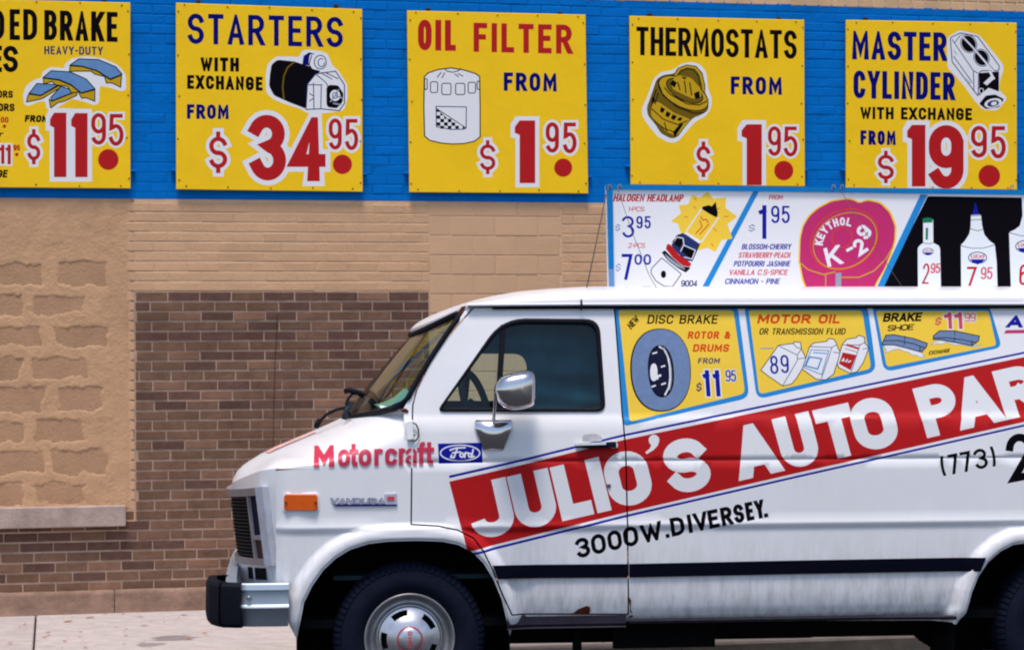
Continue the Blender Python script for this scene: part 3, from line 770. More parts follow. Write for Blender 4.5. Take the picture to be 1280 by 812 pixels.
for i in range(9):
    for j in range(7):
        x0 = 143+i*14.5; y0 = 424+j*13.5; t = lambda x: 424 + (x-143)*.66
        if (i+j) % 2 == 0:
            q = [(x0,y0),(x0+14.5,y0),(x0+14.5,y0+13.5),(x0,y0+13.5)]
            q = [p for p in q if p[1] >= t(p[0])-1]
            q = [(min(p[0],256), min(p[1],503)) for p in q]
            if len(q) > 2 and y0 < 500 and x0 < 250: pic.append((c3(*q), 'black'))
pic += lines_([c3((142,424),(258,500))], .7, 'black')
let = L(text('OIL', 522.5, 569.8, 63, 38.3, 7.5, .02, 0, 0, 4.5), 'red') + L(text('FILTER', 592, 715, 65, 36.3, 6.8, .022, 0, 0, 5.5), 'red')
let += L(text('FROM', 629.7, 696, 113.7, 23, 5, .016, 0, 0, 3.5), 'navy')
pr = price([('$', 600, 619.3, 217.8, 42.5, 4.4, 3.6, 0), ('1', 643.5, 669, 229, 78.3, 19.5, 5.2, 0), ('9', 682, 698.7, 191, 38, 5, 3.2, 0), ('5', 703.3, 720.8, 191.8, 38.5, 5, 3.2, 0)], (704, 209.7, 11.3))
board([(508.9, 13.4), (732, 18.6), (735.4, 241.8), (511.8, 240.2)], 'yellow board advertising an oil filter at 1.95', [('lettering', let), ('picture', pic), ('price', pr)])
# --- thermostats
c4 = lambda *p: sc(p, 3.385, 770, 0)
pic = [(rpoly(c4((108,460),(130,415),(158,335),(188,306),(238,298),(275,272),(318,262),(355,272),(382,305),(390,380),(406,415),(402,460),(380,492),(335,515),(300,555),(262,600),(230,606),(180,582),(148,545),(112,495)), 5), 'white')]
gb = rpoly(c4((130,455),(150,400),(172,335),(200,318),(245,312),(290,280),(330,282),(360,305),(372,360),(375,385),(388,420),(385,460),(365,485),(325,500),(290,540),(262,580),(235,588),(190,565),(165,525),(135,490)), 4)
pic += [(gb, 'golddk')]
def orot(cx, cy, rx, ry, deg, n=30): 
    return rot([ell(cx, cy, rx, ry, 0, 348, n)], cx, cy, deg)[0]
X, Y = c4((285,395))[0]; pic += [(orot(X+1, Y+5, 33.5, 17, -28), 'golddk')] + [(orot(X, Y, 34, 17, -28), 'gold')] + L(stroke(orot(X, Y, 34, 17, -28), .9, True), 'black')
pic += [(orot(X+1.5, Y-3, 25, 11.5, -28), 'golddk')] + L(stroke(orot(X+1.5, Y-3, 25, 11.5, -28), .9, True), 'black')
pic += [(rpoly(c4((232,345),(262,318),(318,330),(358,375),(362,412),(330,420),(280,398),(240,378)), 3), 'gold')]
pic += [(c4(*q), 'black') for q in (((228,355),(240,338),(258,350),(248,372)), ((330,395),(352,385),(356,415),(335,420)), ((275,325),(300,328),(290,338)))]
pic += lines_([c4((262,350),(270,380)), c4((290,345),(296,392)), c4((312,352),(320,402)), c4((205,372),(230,400),(300,440),(352,445),(382,430)), c4((182,360),(200,405),(260,455),(330,480),(370,478))], 1, 'black')
pic += L(stroke(c4((252,315),(268,292),(300,280),(335,285),(358,312),(370,360),(372,380)), 3.2), 'gold') + L(stroke(c4((245,318),(262,290),(298,276),(338,281),(364,310),(376,362),(376,382)), .8), 'black') + L(stroke(c4((262,318),(278,300),(302,292),(330,298),(348,322),(356,362)), .8), 'black')
pic += [(rpoly(c4((150,440),(178,430),(250,480),(315,505),(285,540),(258,575),(215,560),(175,520),(148,490)), 3), 'gold')]
pic += [(c4(*q), 'black') for q in (((190,452),(208,462),(198,480),(186,472)), ((214,470),(232,480),(222,498),(208,490)), ((240,484),(258,492),(246,510),(232,502)), ((268,496),(282,500),(272,514),(258,508)), ((150,420),(160,405),(166,425),(152,445)), ((176,345),(186,332),(180,365)), ((240,560),(275,520),(285,525),(250,580)))]
pic += lines_([c4((150,460),(200,505),(262,528),(300,512)), c4((165,515),(205,545),(250,560)), c4((170,380),(150,450)), c4((178,395),(165,440)), c4((205,520),(215,555))], .9, 'black')
let = L(text('THERMOSTATS', 795.5, 996, 69.2, 35.6, 5.6, .024, 0, 0, 2.6), 'black') + L(text('FROM', 913.5, 977.4, 118, 22.3, 4.8, .013, 0, 0, 3.4), 'navy')
pr = price([('$', 870.6, 888, 221.5, 44.5, 4.8, 3.4, 0), ('1', 927, 952.3, 231.5, 76, 19, 5.2, 0), ('9', 959.9, 976.2, 195, 37, 4.7, 2.8, 0), ('5', 979.3, 997, 195.8, 37.5, 4.7, 2.8, 0)], (979.7, 213.3, 12))
board([(787.1, 20.1), (1005.4, 25.1), (1006.3, 233), (788.6, 230.5)], 'yellow board advertising thermostats at 1.95', [('lettering', let), ('picture', pic), ('price', pr)])
# --- master cylinder
c5 = lambda *p: sc(p, 3.383, 1040, 0)
pic = [(rpoly(c5((486,160),(538,128),(622,148),(722,270),(726,300),(712,330),(706,382),(742,415),(700,468),(638,465),(606,430),(556,360),(488,285)), 4), 'white')]
pic += L(stroke(rpoly(c5((500,160),(545,140),(615,155),(708,280),(705,300),(630,300),(620,315),(618,408),(508,262)), 2), .8, True), 'navy2')
pic += lines_([c5((508,168),(598,300),(620,312)), c5((598,300),(600,380)), c5((515,240),(590,345)), c5((545,148),(520,180))], .7, 'navy2')
for (x, y, a, b) in ((578,186,8.6,10.6),(632,245,8.2,10)):
    X, Y = c5((x, y))[0]; pic += [(orot(X, Y, a, b, 28), 'black')] + L(stroke(orot(X, Y, a+1.1, b+1.1, 28), .6, True), 'navy2')
pic += L(stroke(c5((548,150),(600,205),(680,300)), 2.4), 'white') + lines_([c5((548,146),(600,200),(684,296))], .5, 'navy2')
pic += [(c5((622,310),(706,303),(706,388),(662,372),(622,405)), 'black'), (c5((640,352),(672,322),(690,330),(655,362)), 'white'), (c5((660,300),(672,300),(690,335),(680,338)), 'white')]
pic += L(stroke(ell(*c5((632,385))[0], 2.6, 3.2, 0, 330), .6, True), 'white')
X, Y = c5((678,430))[0]; pic += [(rpoly(c5((622,440),(650,405),(690,400),(728,420),(705,455),(650,462)), 2), 'black'), (orot(X+1, Y+2, 11, 5.8, 12), 'white'), (orot(X+1, Y+2.5, 7.5, 4, 12), 'navy2'), (orot(X+2, Y+2.5, 3.8, 2.4, 12), 'white')]
pic += lines_([c5((570,335),(582,350)), c5((575,350),(600,352)), c5((515,215),(528,232))], .6, 'grey')
let = L(text('MASTER', 1065, 1183.6, 74.5, 36, 6.4, .02, 0, 0, 3.2), 'navy') + L(text('CYLINDER', 1066.8, 1193.7, 123, 34.8, 6.2, .021, 0, 0, 3.0), 'navy')
let += L(text('WITH EXCHANGE', 1075.5, 1215, 149, 15.3, 3.5, .012, 0, 0, 1.9), 'black') + L(text('FROM', 1075.5, 1119.8, 181, 18, 4.2, .012), 'navy')
pr = price([('$', 1097.3, 1117.4, 229, 40.5, 4.6, 3.2, 0), ('1', 1134, 1156.8, 233.2, 77, 17, 5.5, 0), ('9', 1161, 1204.5, 236, 79.5, 15.5, 5.5, 0), ('9', 1213.7, 1233.6, 197.2, 39.8, 5.2, 3, 0), ('5', 1238, 1257.3, 198.3, 40.5, 5.2, 3, 0)], (1236.6, 220, 13.6))
board([(1057.7, 25.1), (1271, 28.7), (1271.5, 237), (1057.7, 235)], 'yellow board advertising a master cylinder at 19.95', [('lettering', let), ('picture', pic), ('price', pr)])

# =================================================================== the van
W2 = 1.90                                    # body width
PROF = [(.30,.14),(.40,.10),(.425,.055),(.45,.035),(.49,.022),(.55,.012),(.71,.006),(.80,.004),(.855,.003),(.866,-.006),(.880,-.004),(.892,.0),(1.165,.0),(1.171,.005),(1.177,.0),(1.36,.012),(1.375,.022),(1.40,.027),(1.62,.062),(1.845,.105),(1.90,.122),(1.95,.135)]
def prof(z):
    if z <= PROF[0][0]: return PROF[0][1]
    for (a, b), (c, d) in zip(PROF, PROF[1:]):
        if z <= c: return b + (d-b)*(z-a)/(c-a)
    return PROF[-1][1]
# wheel openings, front one traced, the rear one the same shape
arch_px = [(372,772),(380,752),(390,732),(404,712),(420,697),(438,686),(460,679),(485,676),(520,675),(552,676),(572,680),(590,689),(604,703),(616,722),(627,748),(636,772)]
arch = [vpx(x, y) for x, y in arch_px]
arch[0] = (arch[0][0]-.004, .36); arch[-1] = (arch[-1][0]+.008, .36)
WB = 3.165
rear_px = [(1200,790),(1208,765),(1214,740),(1222,720),(1234,702),(1250,688),(1266,680),(1290,677)]
ra = [vpx(x, y) for x, y in rear_px]; ra[0] = (ra[0][0]-.02, .36)
arch2 = ra + [(2*WB - u, z) for u, z in ra[::-1]]
def darch(u, z):
    best = 9
    for A in (arch, arch2):
        if not (A[0][0]-.2 < u < A[-1][0]+.2): continue
        for (x0, y0), (x1, y1) in zip(A, A[1:]):
            dx, dy = x1-x0, y1-y0; t = max(0, min(1, ((u-x0)*dx+(z-y0)*dy)/(dx*dx+dy*dy)))
            best = min(best, math.hypot(u-x0-t*dx, z-y0-t*dy))
    return best
UF = vpx(345, 650)[0]                        # where the side turns into the nose
URE = WB + 1.12
def sstep(t): t = max(0, min(1, t)); return t*t*(3-2*t)
def SD(u, z):
    d = prof(z)
    if z < 1.13:
        q = darch(u, z)
        if q < .1: d = d*(1-.6*sstep(1-q/.1)) - .026*sstep((.085-q)/.045) + .012*sstep((.016-q)/.016)
    if u < UF + .10: d += .055*min(1.3, (UF+.10-u)/.10)**2
    if u > URE - .14: d += .10*min(1, (u-URE+.14)/.14)**2
    return d
def side(x, y, off=0.0):
    d = 0
    for _ in range(4):
        u, z = vpx(x, y, d-off); d = SD(u, z)
    return u, z
def sp(x, y, off=0.0):
    u, z = side(x, y, off); return Vector((u, SD(u, z)-off, z))

def glossy(name, c, rough=.2, var=0, **k):
    m = pbr(name, c, rough, 0, var, **k); return m
M['paint'] = glossy('white_van_paint', srgb(236, 234, 238), .3, .05, scale=2.5, coat=.15, ripple=.14, dirt=.5)
M['rust'] = pbr('rust', srgb(96, 44, 26), .85, 0, .4, 30)
M['dark'] = pbr('underbody_black', (.006, .006, .007, 1), .95, spec=.1)
M['rubber'] = pbr('black_rubber', (.004, .005, .012, 1), .7, 0, .2, 30, spec=.15)
M['tyre'] = pbr('tyre_rubber', (.006, .009, .024, 1), .8, 0, .35, 14, .3, 120, spec=.12)
M['stripe'] = pbr('black_moulding', (.003, .003, .010, 1), .7, spec=.04)
M['chrome'] = pbr('chrome', (.72, .70, .72, 1), .13, 1.0, .15, 7)
M['chromed'] = pbr('dull_chrome', (.60, .68, .78, 1), .55, 1.0, .12, 9)
M['steel'] = pbr('painted_wheel_steel', (.42, .41, .44, 1), .38, .75, .35, 9)
M['silver'] = pbr('silver_trim', srgb(150, 142, 146), .5, .3, .2, 12)
M['amber'] = pbr('amber_lens', srgb(226, 92, 6), .2, 0, .12, 30, coat=.6)
M['lensdk'] = pbr('dark_lamp_glass', (.006, .006, .03, 1), .6, 0, spec=.03)
M['lensamb'] = pbr('signal_lamp_glass', (.05, .018, .016, 1), .5, 0, spec=.05)
M['slatm'] = pbr('dull_black_slat', (.03, .03, .035, 1), .6)
M['sill'] = pbr('grimy_rocker', srgb(52, 48, 60), .6, 0, .4, 12)
M['vinyl'] = pbr('dark_teal_curtain', srgb(42, 92, 110), .95, 0, .4, 6)
M['dash'] = pbr('dashboard_vinyl', srgb(40, 52, 60), .7)
M['wheelv'] = pbr('steering_wheel_vinyl', srgb(26, 48, 58), .6)
M['paper'] = pbr('pale_paper', srgb(212, 232, 226), .8)
M['headl'] = pbr('headliner', srgb(44, 104, 132), .95)
M['cable'] = pbr('thin_wire', srgb(96, 78, 76), .6)
def glass(name, tint, ior=1.5, rough=.02):
    m = bpy.data.materials.new(name); m.use_nodes = True; n = m.node_tree.nodes; l = m.node_tree.links; n.clear()
    o = n.new('ShaderNodeOutputMaterial'); mx = n.new('ShaderNodeMixShader'); tr = n.new('ShaderNodeBsdfTransparent'); gl = n.new('ShaderNodeBsdfGlossy'); fr = n.new('ShaderNodeFresnel')
    tr.inputs[0].default_value = tint; gl.inputs['Roughness'].default_value = rough; fr.inputs[0].default_value = ior
    l.new(fr.outputs[0], mx.inputs[0]); l.new(tr.outputs[0], mx.inputs[1]); l.new(gl.outputs[0], mx.inputs[2]); l.new(mx.outputs[0], o.inputs[0])
    return m
M['glass'] = glass('side_window_glass', (.78, .93, .93, 1), 1.45)
M['wglass'] = glass('windshield_glass', (.42, .60, .56, 1), 1.22)

van = tag(empty('panel_van', VM.copy()), 'white panel van hand lettered for an auto parts shop, parked at the kerb', 'van')

# ---- door and window outlines (photo pixels on the side skin)
door_px = [(592,384),(545,438),(521,487),(516,506),(515,540),(514.5,600),(514,655),(548,657),(572,662),(592,672),(604,688),(616,712),(628,742),(640,768),(785,767),(784,640),(782,560),(778,520),(768,385),(680,384)]
win_px = rpoly([(546,514),(628,398),(749,399),(757,514)], [10,30,18,12], 6)
win_in = rpoly([(552.5,509.5),(630,404),(744.5,405),(752,509.5)], [8,26,15,10], 6)
door = [side(*p) for p in door_px]
seam = lambda t: stroke([side(*p) for p in door_px], t, True)
ygut = 379
outline_px = [(345,606),(345,650),(345,725),(352,760),(366,775)]
ol = [side(x, y) for x, y in [(345,588)] + outline_px]
zr = .425
far_u = URE
# outline: nose edge down, below the arches, rocker, rear, gutter, windshield pillar, cowl, crease
wsT, wsB = side(581, 388), side(505, 509)
O = ol[:5] + [(arch[0][0], .36)] + [(arch[-1][0], .36), (arch[-1][0]+.005, .39)] + [side(700, 777), side(1190, 777)] + [(arch2[0][0], .38), (arch2[-1][0], .38), (far_u-.02, .42), (far_u, .50), (far_u, 1.86), (far_u-.05, 1.905)]
O += [side(x, ygut) for x in (1280, 1000, 800, 680, 611)] + [side(596, 381), wsT, side(545, 443), wsB]
crease_px = [(505,583),(470,584.5),(440,585),(410,585.3),(388,585.6),(365,586.5),(345,588)]
O += [side(505, 530)] + [side(*p) for p in crease_px]
def offs(A, r):
    out = []
    for i, (x, y) in enumerate(A):
        a = A[max(i-1, 0)]; b = A[min(i+1, len(A)-1)]; d = Vector((b[0]-a[0], b[1]-a[1])).normalized(); out.append((x - d.y*r, y + d.x*r))
    return out
lines = [[(-1, z), (5, z)] for z in sorted(set([p[0] for p in PROF[1:]] + [.62,.66,.76,.83,.93,1.0,1.06,1.12,1.2,1.25,1.3,1.45,1.5,1.55,1.68,1.74,1.79,1.87]))]
lines += [[(x*.09-1, .3), (x*.09-1, 2)] for x in range(0, 60)] + [[(UF+x, .3), (UF+x, 2)] for x in (.02,.04,.06,.08,.1)] + [[(URE-x, .3), (URE-x, 2)] for x in (.02,.05,.08,.11,.14)]
for A in (arch, arch2):
    for r in (.008, .016, .03, .045, .06, .075, .09): lines.append(offs(A, r))
GLASSP = [side(*p) for p in win_px]
PAINT = []
def skins(mirror):
    lay = [(O, 'body'), (door, 'door')] + [(q, None) for q in seam(.007)] + [(GLASSP, None), (arch, None), (arch2, None)]
    v, f, t = cdt(lay, lines, 1000.0, [] if mirror else [([side(x, y) for x, y in p], m) for p, m in PAINT], 'paint')
    for nm, keep, par in ((('side_panel', ('body', 'door'), van),) if mirror else (('side_panel', ('body',), van), ('front_door', ('door',), fdoor_))):
        F_ = [(q, k[1]) for q, k in zip(f, t) if k[0] in keep]
        used = sorted(set(i for q, _ in F_ for i in q)); mp = {i: k for k, i in enumerate(used)}
        vs = []; ns = []
        for i in used:
            u, z = v[i]; d = SD(u, z); e = .004
            du = (SD(u+e, z)-SD(u-e, z))/(2*e); dz = (SD(u, z+e)-SD(u, z-e))/(2*e); n = Vector((du, -1, dz)).normalized()
            if mirror: vs.append((u, W2-d, z)); ns.append((n.x, -n.y, n.z))
            else: vs.append((u, d, z)); ns.append(n)
        fl = []
        for q, _ in F_:
            q = tuple(mp[i] for i in q); a, b, c = [vs[i] for i in q]; ar = (b[0]-a[0])*(c[2]-a[2])-(b[2]-a[2])*(c[0]-a[0])
            fl.append(q if ((ar > 0) != mirror) else q[::-1])
        ms = []
        for _, k in F_:
            if k not in ms: ms.append(k)
        o = mesh(nm, vs, fl, [M[k] for k in ms], van, [ms.index(k) for _, k in F_], True, ns)
        if nm == 'front_door': res = o
    return None if mirror else res
fdoor_ = None
skins(True)

# ---- nose: hood and front panel, bowed in plan
zn = side(400, 585.5)[1]
HC = W2/2
u_c, z_tipc = vpx(290, 603, HC)
ucc = vpx(428, 523, HC)[0]; ucn = wsB[0]; dcn = SD(*wsB)
Tx = [(290,605),(291.5,598),(296,589),(303,581.5),(311,576),(325,567.5),(340,560),(360,551.5),(380,543.5),(405,533),(428,523)]
Tt = [(( vpx(x, y, HC)[0]-u_c)/(ucc-u_c), vpx(x, y, HC)[1]) for x, y in Tx]
def lerpt(tab, t):
    if t <= tab[0][0]: return tab[0][1]
    for (a, b), (c, d) in zip(tab, tab[1:]):
        if t <= c: return b+(d-b)*(t-a)/(c-a)
    return tab[-1][1]
ufn = UF + .0
def uf(v): a = abs(v); return u_c + (ufn-.045-u_c)*a**1.5 + .045*max(0, (a-.86)/.14)**2
def ucw(v): return ucc + (ucn-ucc)*(abs(v)/.88)**2
def hood(t, v):
    a = abs(v); u = uf(v) + (ucw(v)-uf(v))*t
    d0 = SD(max(u, UF), zn)
    d = HC + v*HC; d = d0 + (HC-d0)*(1+v) if v < 0 else W2-(d0+(HC-d0)*(1-v))
    zb = z_tipc + (zn-z_tipc)*min(1, (a**1.2 + t*1.6))
    T = lerpt(Tt, t) + .085*t*t*(min(a, .9)/.88)**2
    n = 2.6 + 1.9*min(1, t/.12) + .5*t; T = max(T, zb + .05*min(1, t/.2))
    return Vector((u, d, zb + (T-zb)*(max(0, 1-a**n))**(1/n)))
ts_ = [0,.01,.025,.045,.07,.1,.14,.19,.25,.32,.4,.48,.56,.64,.72,.8,.86,.92,.96,1.0]
half_ = [1, .9998, .999, .997, .993, .986, .975, .96, .94, .915, .885, .85, .8, .74, .67, .59, .5, .4, .3, .2, .1]
vs_ = [-v for v in half_] + [0] + half_[::-1]
HG = [[hood(t, v) for v in vs_] for t in ts_]
m_ = MB(); m_.grid(HG); m_.f = [f[::-1] for f in m_.f]
ho = m_.build('hood', M['paint'], van, smooth=True)
# flat cowl patches between hood corner and door are covered by the side skin
# front panel under the hood
ZF = [(z_tipc, 0), (1.08, 0), (1.04, .004), (.95, .012), (.86, .022), (.76, .036), (.70, .045), (.64, .05), (.56, .06)]
def fas(v, z, out=0.0):
    a = abs(v); rk = lerpt([(-k, r) for k, r in ZF], -z)
    du = 2.3*(ufn-.045-u_c)*a**1.3
    d = .055 + (HC-.055)*(1+v) if v < 0 else W2-.055-(HC-.055)*(1-v)
    return Vector((uf(v) + rk - out, d, z))
P = []
for k in (0, .03, .08, .15, .25, .38, .52, .68, .84, 1.0):
    rw = []
    for v in vs_:
        h0 = hood(0, v); z = h0.z + (.56-h0.z)*k
        rw.append(h0 if k == 0 else fas(v, z))
    P.append(rw)
m_ = MB(); m_.grid(P); m_.f = [f[::-1] for f in m_.f]; m_.build('front_panel', M['paint'], van, smooth=True)

# ---- grille and lamps. drop = how far the pieces sag towards the middle
def gz(v, z): return z - .055*(1-abs(v)**1.5)
gt, gb_ = side(345, 608)[1], side(345, 706)[1]
def fpt(v, z, out): p = fas(v, z, out); p.z = gz(v, z); return p
def band(mb, v0, v1, z0, z1, o0, o1, n=None, mi=0):
    n = n or max(2, int(abs(v1-v0)/.05))
    vv = [v0+(v1-v0)*i/n for i in range(n+1)]
    A = [[fpt(v, z0, o0) for v in vv], [fpt(v, z0, o1) for v in vv], [fpt(v, z1, o1) for v in vv], [fpt(v, z1, o0) for v in vv]]
    mb.grid(A); 
    mb.add([A[0][0], A[1][0], A[2][0], A[3][0]], [(0,1,2,3)]); mb.add([r[-1] for r in A], [(3,2,1,0)])
m_ = MB()
VO = .955
band(m_, -VO, VO, gt-.036, gt, -.02, .030); band(m_, -VO, VO, gb_, gb_+.032, -.02, .030)
for s_ in (-1, 1):
    a, b = sorted((s_*.712, s_*.69)); band(m_, a, b, gb_+.032, gt-.036, -.02, .026, 2)
    a, b = sorted((s_*.90, s_*.712)); band(m_, a, b, gb_+.120, gb_+.142, -.02, .024, 3)
srd = m_.build('grille_surround', M['silver'], van)
M['bezel'] = pbr('worn_silver_bezel', srgb(198, 200, 214), .45, .2, .25, 14)
for s_ in (-1, 1):
    m_ = MB(); a, b = sorted((s_*(VO+.004), s_*.90)); band(m_, a, b, gb_-.002, gt+.002, -.03, .032, 3); m_.build('lamp_bezel', M['bezel'], srd)
m_ = MB(); band(m_, -.695, .695, gb_+.028, gt-.032, -.03, .004); m_.build('grille_backing', M['dark'], srd)
for k in range(17):
    z = gb_+.044 + k*(gt-gb_-.090)/16; m_ = MB(); band(m_, -.69, .69, z, z+.004, .0, .015, 20); m_.build('slat', M['slatm'] if True else None, srd)
for s_ in (-1, 1):
    a, b = sorted((s_*.899, s_*.713))
    m_ = MB(); band(m_, a, b, gb_+.143, gt-.037, -.02, .010, 4); m_.build('headlight', M['lensdk'], van)
    m_ = MB(); band(m_, a, b, gb_+.033, gb_+.119, -.02, .010, 4); m_.build('signal_lamp', M['lensamb'], van)
# painted apron below the grille with two dark slots per side
m_ = MB(); band(m_, -.985, .985, .575, gb_-.001, -.03, .012, 30); ap = m_.build('apron', M['paint'], van, auto=40)
zs0 = gb_-.012
for s_ in (-1, 1):
    for (a, b) in ((.62, .86), (.44, .56)):
        v0, v1 = sorted((s_*a, s_*b)); m_ = MB()
        vv = [v0+(v1-v0)*i/4 for i in range(5)]; m_.grid([[fpt(v, zs0-.056, .0145) for v in vv], [fpt(v, zs0, .0145) for v in vv]]); m_.build('air_slot', M['dark'], ap)

# ---- bumper: a ribbed bar that wraps the corner, with black rubber at the front
def bpath(out, vmax=1.0):
    P = []
    for i in range(-20, 21):
        v = i/20*.93; p = fas(v, .65); P.append((p.x-.085-out, .03+(HC-.03)*(1+v) if v < 0 else W2-.03-(HC-.03)*(1-v)))
    return P
bz0, bz1 = vpx(300, 783, 0)[1], vpx(300, 728, 0)[1]
ue = vpx(361, 750, -.02)[0]
def bring(k0, k1, prof_, mat, name, zsc=1):
    # plan path: from the near rear end round the corner, across the front to the far end
    u3 = vpx(298, 750, 0)[0]; u2 = vpx(263, 750, .22)[0]; uB = vpx(284, 750, .3)[0]
    half = [(ue, -.035), (ue-.06, -.04), (ue-.13, -.038), (u3+.045, -.034), (u3+.01, -.022), (uB+.02, .02), (uB, .08), (uB-.005, .3), (uB-.01, .6), (uB-.01, .95)]
    path = half + [(x, W2-y) for x, y in half[::-1][1:]]
    if name == 'pad': path = [(u3+.012, -.038), (u3-.012, -.034), (u3-.065, -.012), (u2+.035, .05), (u2+.008, .12), (u2, .2), (u2, .33), (uB-.01, .37)]
    path = path[k0:k1] if k1 else path[k0:]
    rows = []
    for i, p in enumerate(path):
        a = Vector(path[max(0, i-1)]); b = Vector(path[min(len(path)-1, i+1)]); d = (b-a).normalized(); n = Vector((-d.y, d.x))
        if n.dot(Vector((0.5, HC))-Vector(p)) > 0: n = -n
        rows.append([Vector((p[0]+n.x*o, p[1]+n.y*o, z)) for o, z in prof_])
    m_ = MB(); m_.grid(rows); 
    return m_, rows, path
H = bz1-bz0
pf = [(-.05, bz1-.004), (-.008, bz1), (0, bz1-.006), (.004, bz1-.030), (-.004, bz1-.036), (-.006, bz1-.045), (-.004, bz0+.104), (.006, bz0+.097), (.008, bz0+.090), (-.004, bz0+.078), (-.024, bz0+.03), (-.036, bz0), (-.07, bz0)]
m_, rows, path = bring(0, None, pf, None, '')
bump = m_.build('bumper', M['chromed'], van, auto=35)
m_ = MB(); m_.lathe([(0, -.046), (.007, -.046), (.010, -.043), (.011, -.036)], 10, (vpx(311, 746, -.04)[0], 0, vpx(311, 747, -.04)[1])); m_.build('bolt', M['steel'], bump)
# rubber pad over the front corner
pf2 = [(-.03, bz1+.003), (.010, bz1+.003), (.020, bz1-.012), (.022, bz0+.05), (.016, bz0+.016), (.002, bz0+.0), (-.05, bz0-.004)]
m_, RW, path = bring(0, None, pf2, None, 'pad')
m_ = MB(); m_.grid(RW); m_.add(RW[0], [tuple(range(len(RW[0])))]); m_.add(RW[-1], [tuple(range(len(RW[0])))[::-1]])
pad = m_.build('rubber_pad', M['rubber'], bump, auto=30)
G_ = MB(); G_.grid([[p + Vector((-.010 if i in (1,2,3,4) else 0, -.004, 0)) for i, p in enumerate(q)] for q in RW[2:4]]); G_.build('guard', M['rubber'], bump, auto=30)

# ---- roof, gutter, windshield
ur_c, zr_c = vpx(513, 412, HC); ur_n, zr_n = wsT[0]+.01, side(590, 381)[1]
dg = SD(ur_n+.3, 1.905)
Ht = [(0, zr_c)] + [(vpx(x, y, HC)[0]-ur_c, vpx(x, y, HC)[1]) for x, y in ((520,405),(530,398.5),(545,391.5),(570,382),(600,373),(640,365.8),(700,361),(760,360.5),(900,361))]
zmx = Ht[-1][1]
def roof(tau, v):
    a = abs(v); u0 = ur_c + (ur_n-ur_c)*a**2; u = u0 + tau
    H_ = lerpt(Ht, tau) if tau < Ht[-1][0] else zmx
    E_ = zr_c + (zr_n-zr_c)*a**2; f = min(1, (H_-zr_c)/(zmx-zr_c)); n = 3.4
    zd = zr_n + .004
    z = (1-f)*E_ + f*(zd + (zmx-zd)*(max(0, 1-a**n))**(1/n))
    return Vector((u, HC + v*(HC-dg+.022), z))
tl = [0,.012,.03,.06,.1,.15,.2,.26,.33,.4,.5,.62,.78,1.0,1.5,2,2.6,3.2,3.7,4.0]
umax = URE-.03
P = []
for t in tl:
    P.append([roof(t, v) for v in vs_])
P = [[Vector((min(p.x, umax), p.y, p.z)) for p in r] for r in P]
P.append([Vector((umax+.02, p.y, p.z-.02)) for p in P[-1]]); 
rim = [[p + Vector((.012, 0, -.022)) for p in P[0]]]
m_ = MB(); m_.grid(rim + P); m_.f = [f[::-1] for f in m_.f]
rf = m_.build('roof', M['paint'], van, smooth=True)
# gutter rail: a thin lip with a black strip for the shadow under it
for s_ in (0, 1):
    pth = []; 
    for t in [0,.05,.12,.2,.4,.8,1.4,2.2,3,3.7]:
        p = roof(t, -1 if s_ == 0 else 1); pth.append(p + Vector((0, 0, -.004)))
    m_ = MB(); yy = -1 if s_ == 0 else 1
    m_.grid([[p + Vector((0, yy*.010, .009)), p + Vector((0, yy*.016, .006)), p + Vector((0, yy*.016, -.002)), p + Vector((0, yy*.008, -.004)), p + Vector((0, -yy*.03, -.006))] for p in pth])
    m_.build('rain_gutter', M['paint'], rf, smooth=True)
    m_ = MB(); m_.grid([[p + Vector((0, yy*.004, -.004)), p + Vector((0, yy*.002, -.017)), p + Vector((0, -yy*.02, -.019))] for p in pth if p.x > ur_n+.07]); m_.build('gutter_shadow_strip', M['rubber'], rf)
Tn = Vector((wsT[0], SD(*wsT), wsT[1])); Bn = Vector((wsB[0], SD(*wsB), wsB[1]))
vt, vb = 1-Tn.y/HC, 1-Bn.y/HC
utc, ztc = vpx(514, 419, HC); ubc, zbc = vpx(431, 521, HC)
def ws(s, q):
    """s 0 bottom .. 1 top, q -1 near .. 1 far"""
    a = abs(q)
    B = Vector((ubc + (Bn.x-ubc)*a**2, HC + q*vb*HC, zbc + (Bn.z-zbc)*a**2)); T = Vector((utc + (Tn.x-utc)*a**2, HC + q*vt*HC, ztc + (Tn.z-ztc)*a**2))
    p = B.lerp(T, s); p.x -= .014*4*s*(1-s); return p
def wsr(q_):
    # rounded corners of the opening
    return q_
qs = [math.sin(math.pi/2*i/12) for i in range(-12, 13)]
ss = [i/12 for i in range(13)]
m_ = MB(); m_.grid([[ws(.025+.95*s, q*.985) for q in qs] for s in ss]); m_.f = [f[::-1] for f in m_.f]
m_.build('windshield', M['wglass'], van, smooth=True)
loop = [ws(s, -1) for s in [.1+.8*i/10 for i in range(11)]] + [ws(.955, -.985), ws(.985, -.96)] + [ws(1, q) for q in qs[3:-3]] + [ws(.985, .96), ws(.955, .985)] + [ws(s, 1) for s in [.9-.8*i/10 for i in range(11)]] + [ws(.03, .97)] + [ws(0, q) for q in qs[::-1][3:-3]] + [ws(.01, -.94), ws(.04, -.98)]
m_ = MB(); m_.tube([p + Vector((-.004, -.004 if p.y < .2 else 0, .002)) for p in loop], .0125, 8, closed=True); m_.build('windshield_seal', M['rubber'], van, smooth=True)
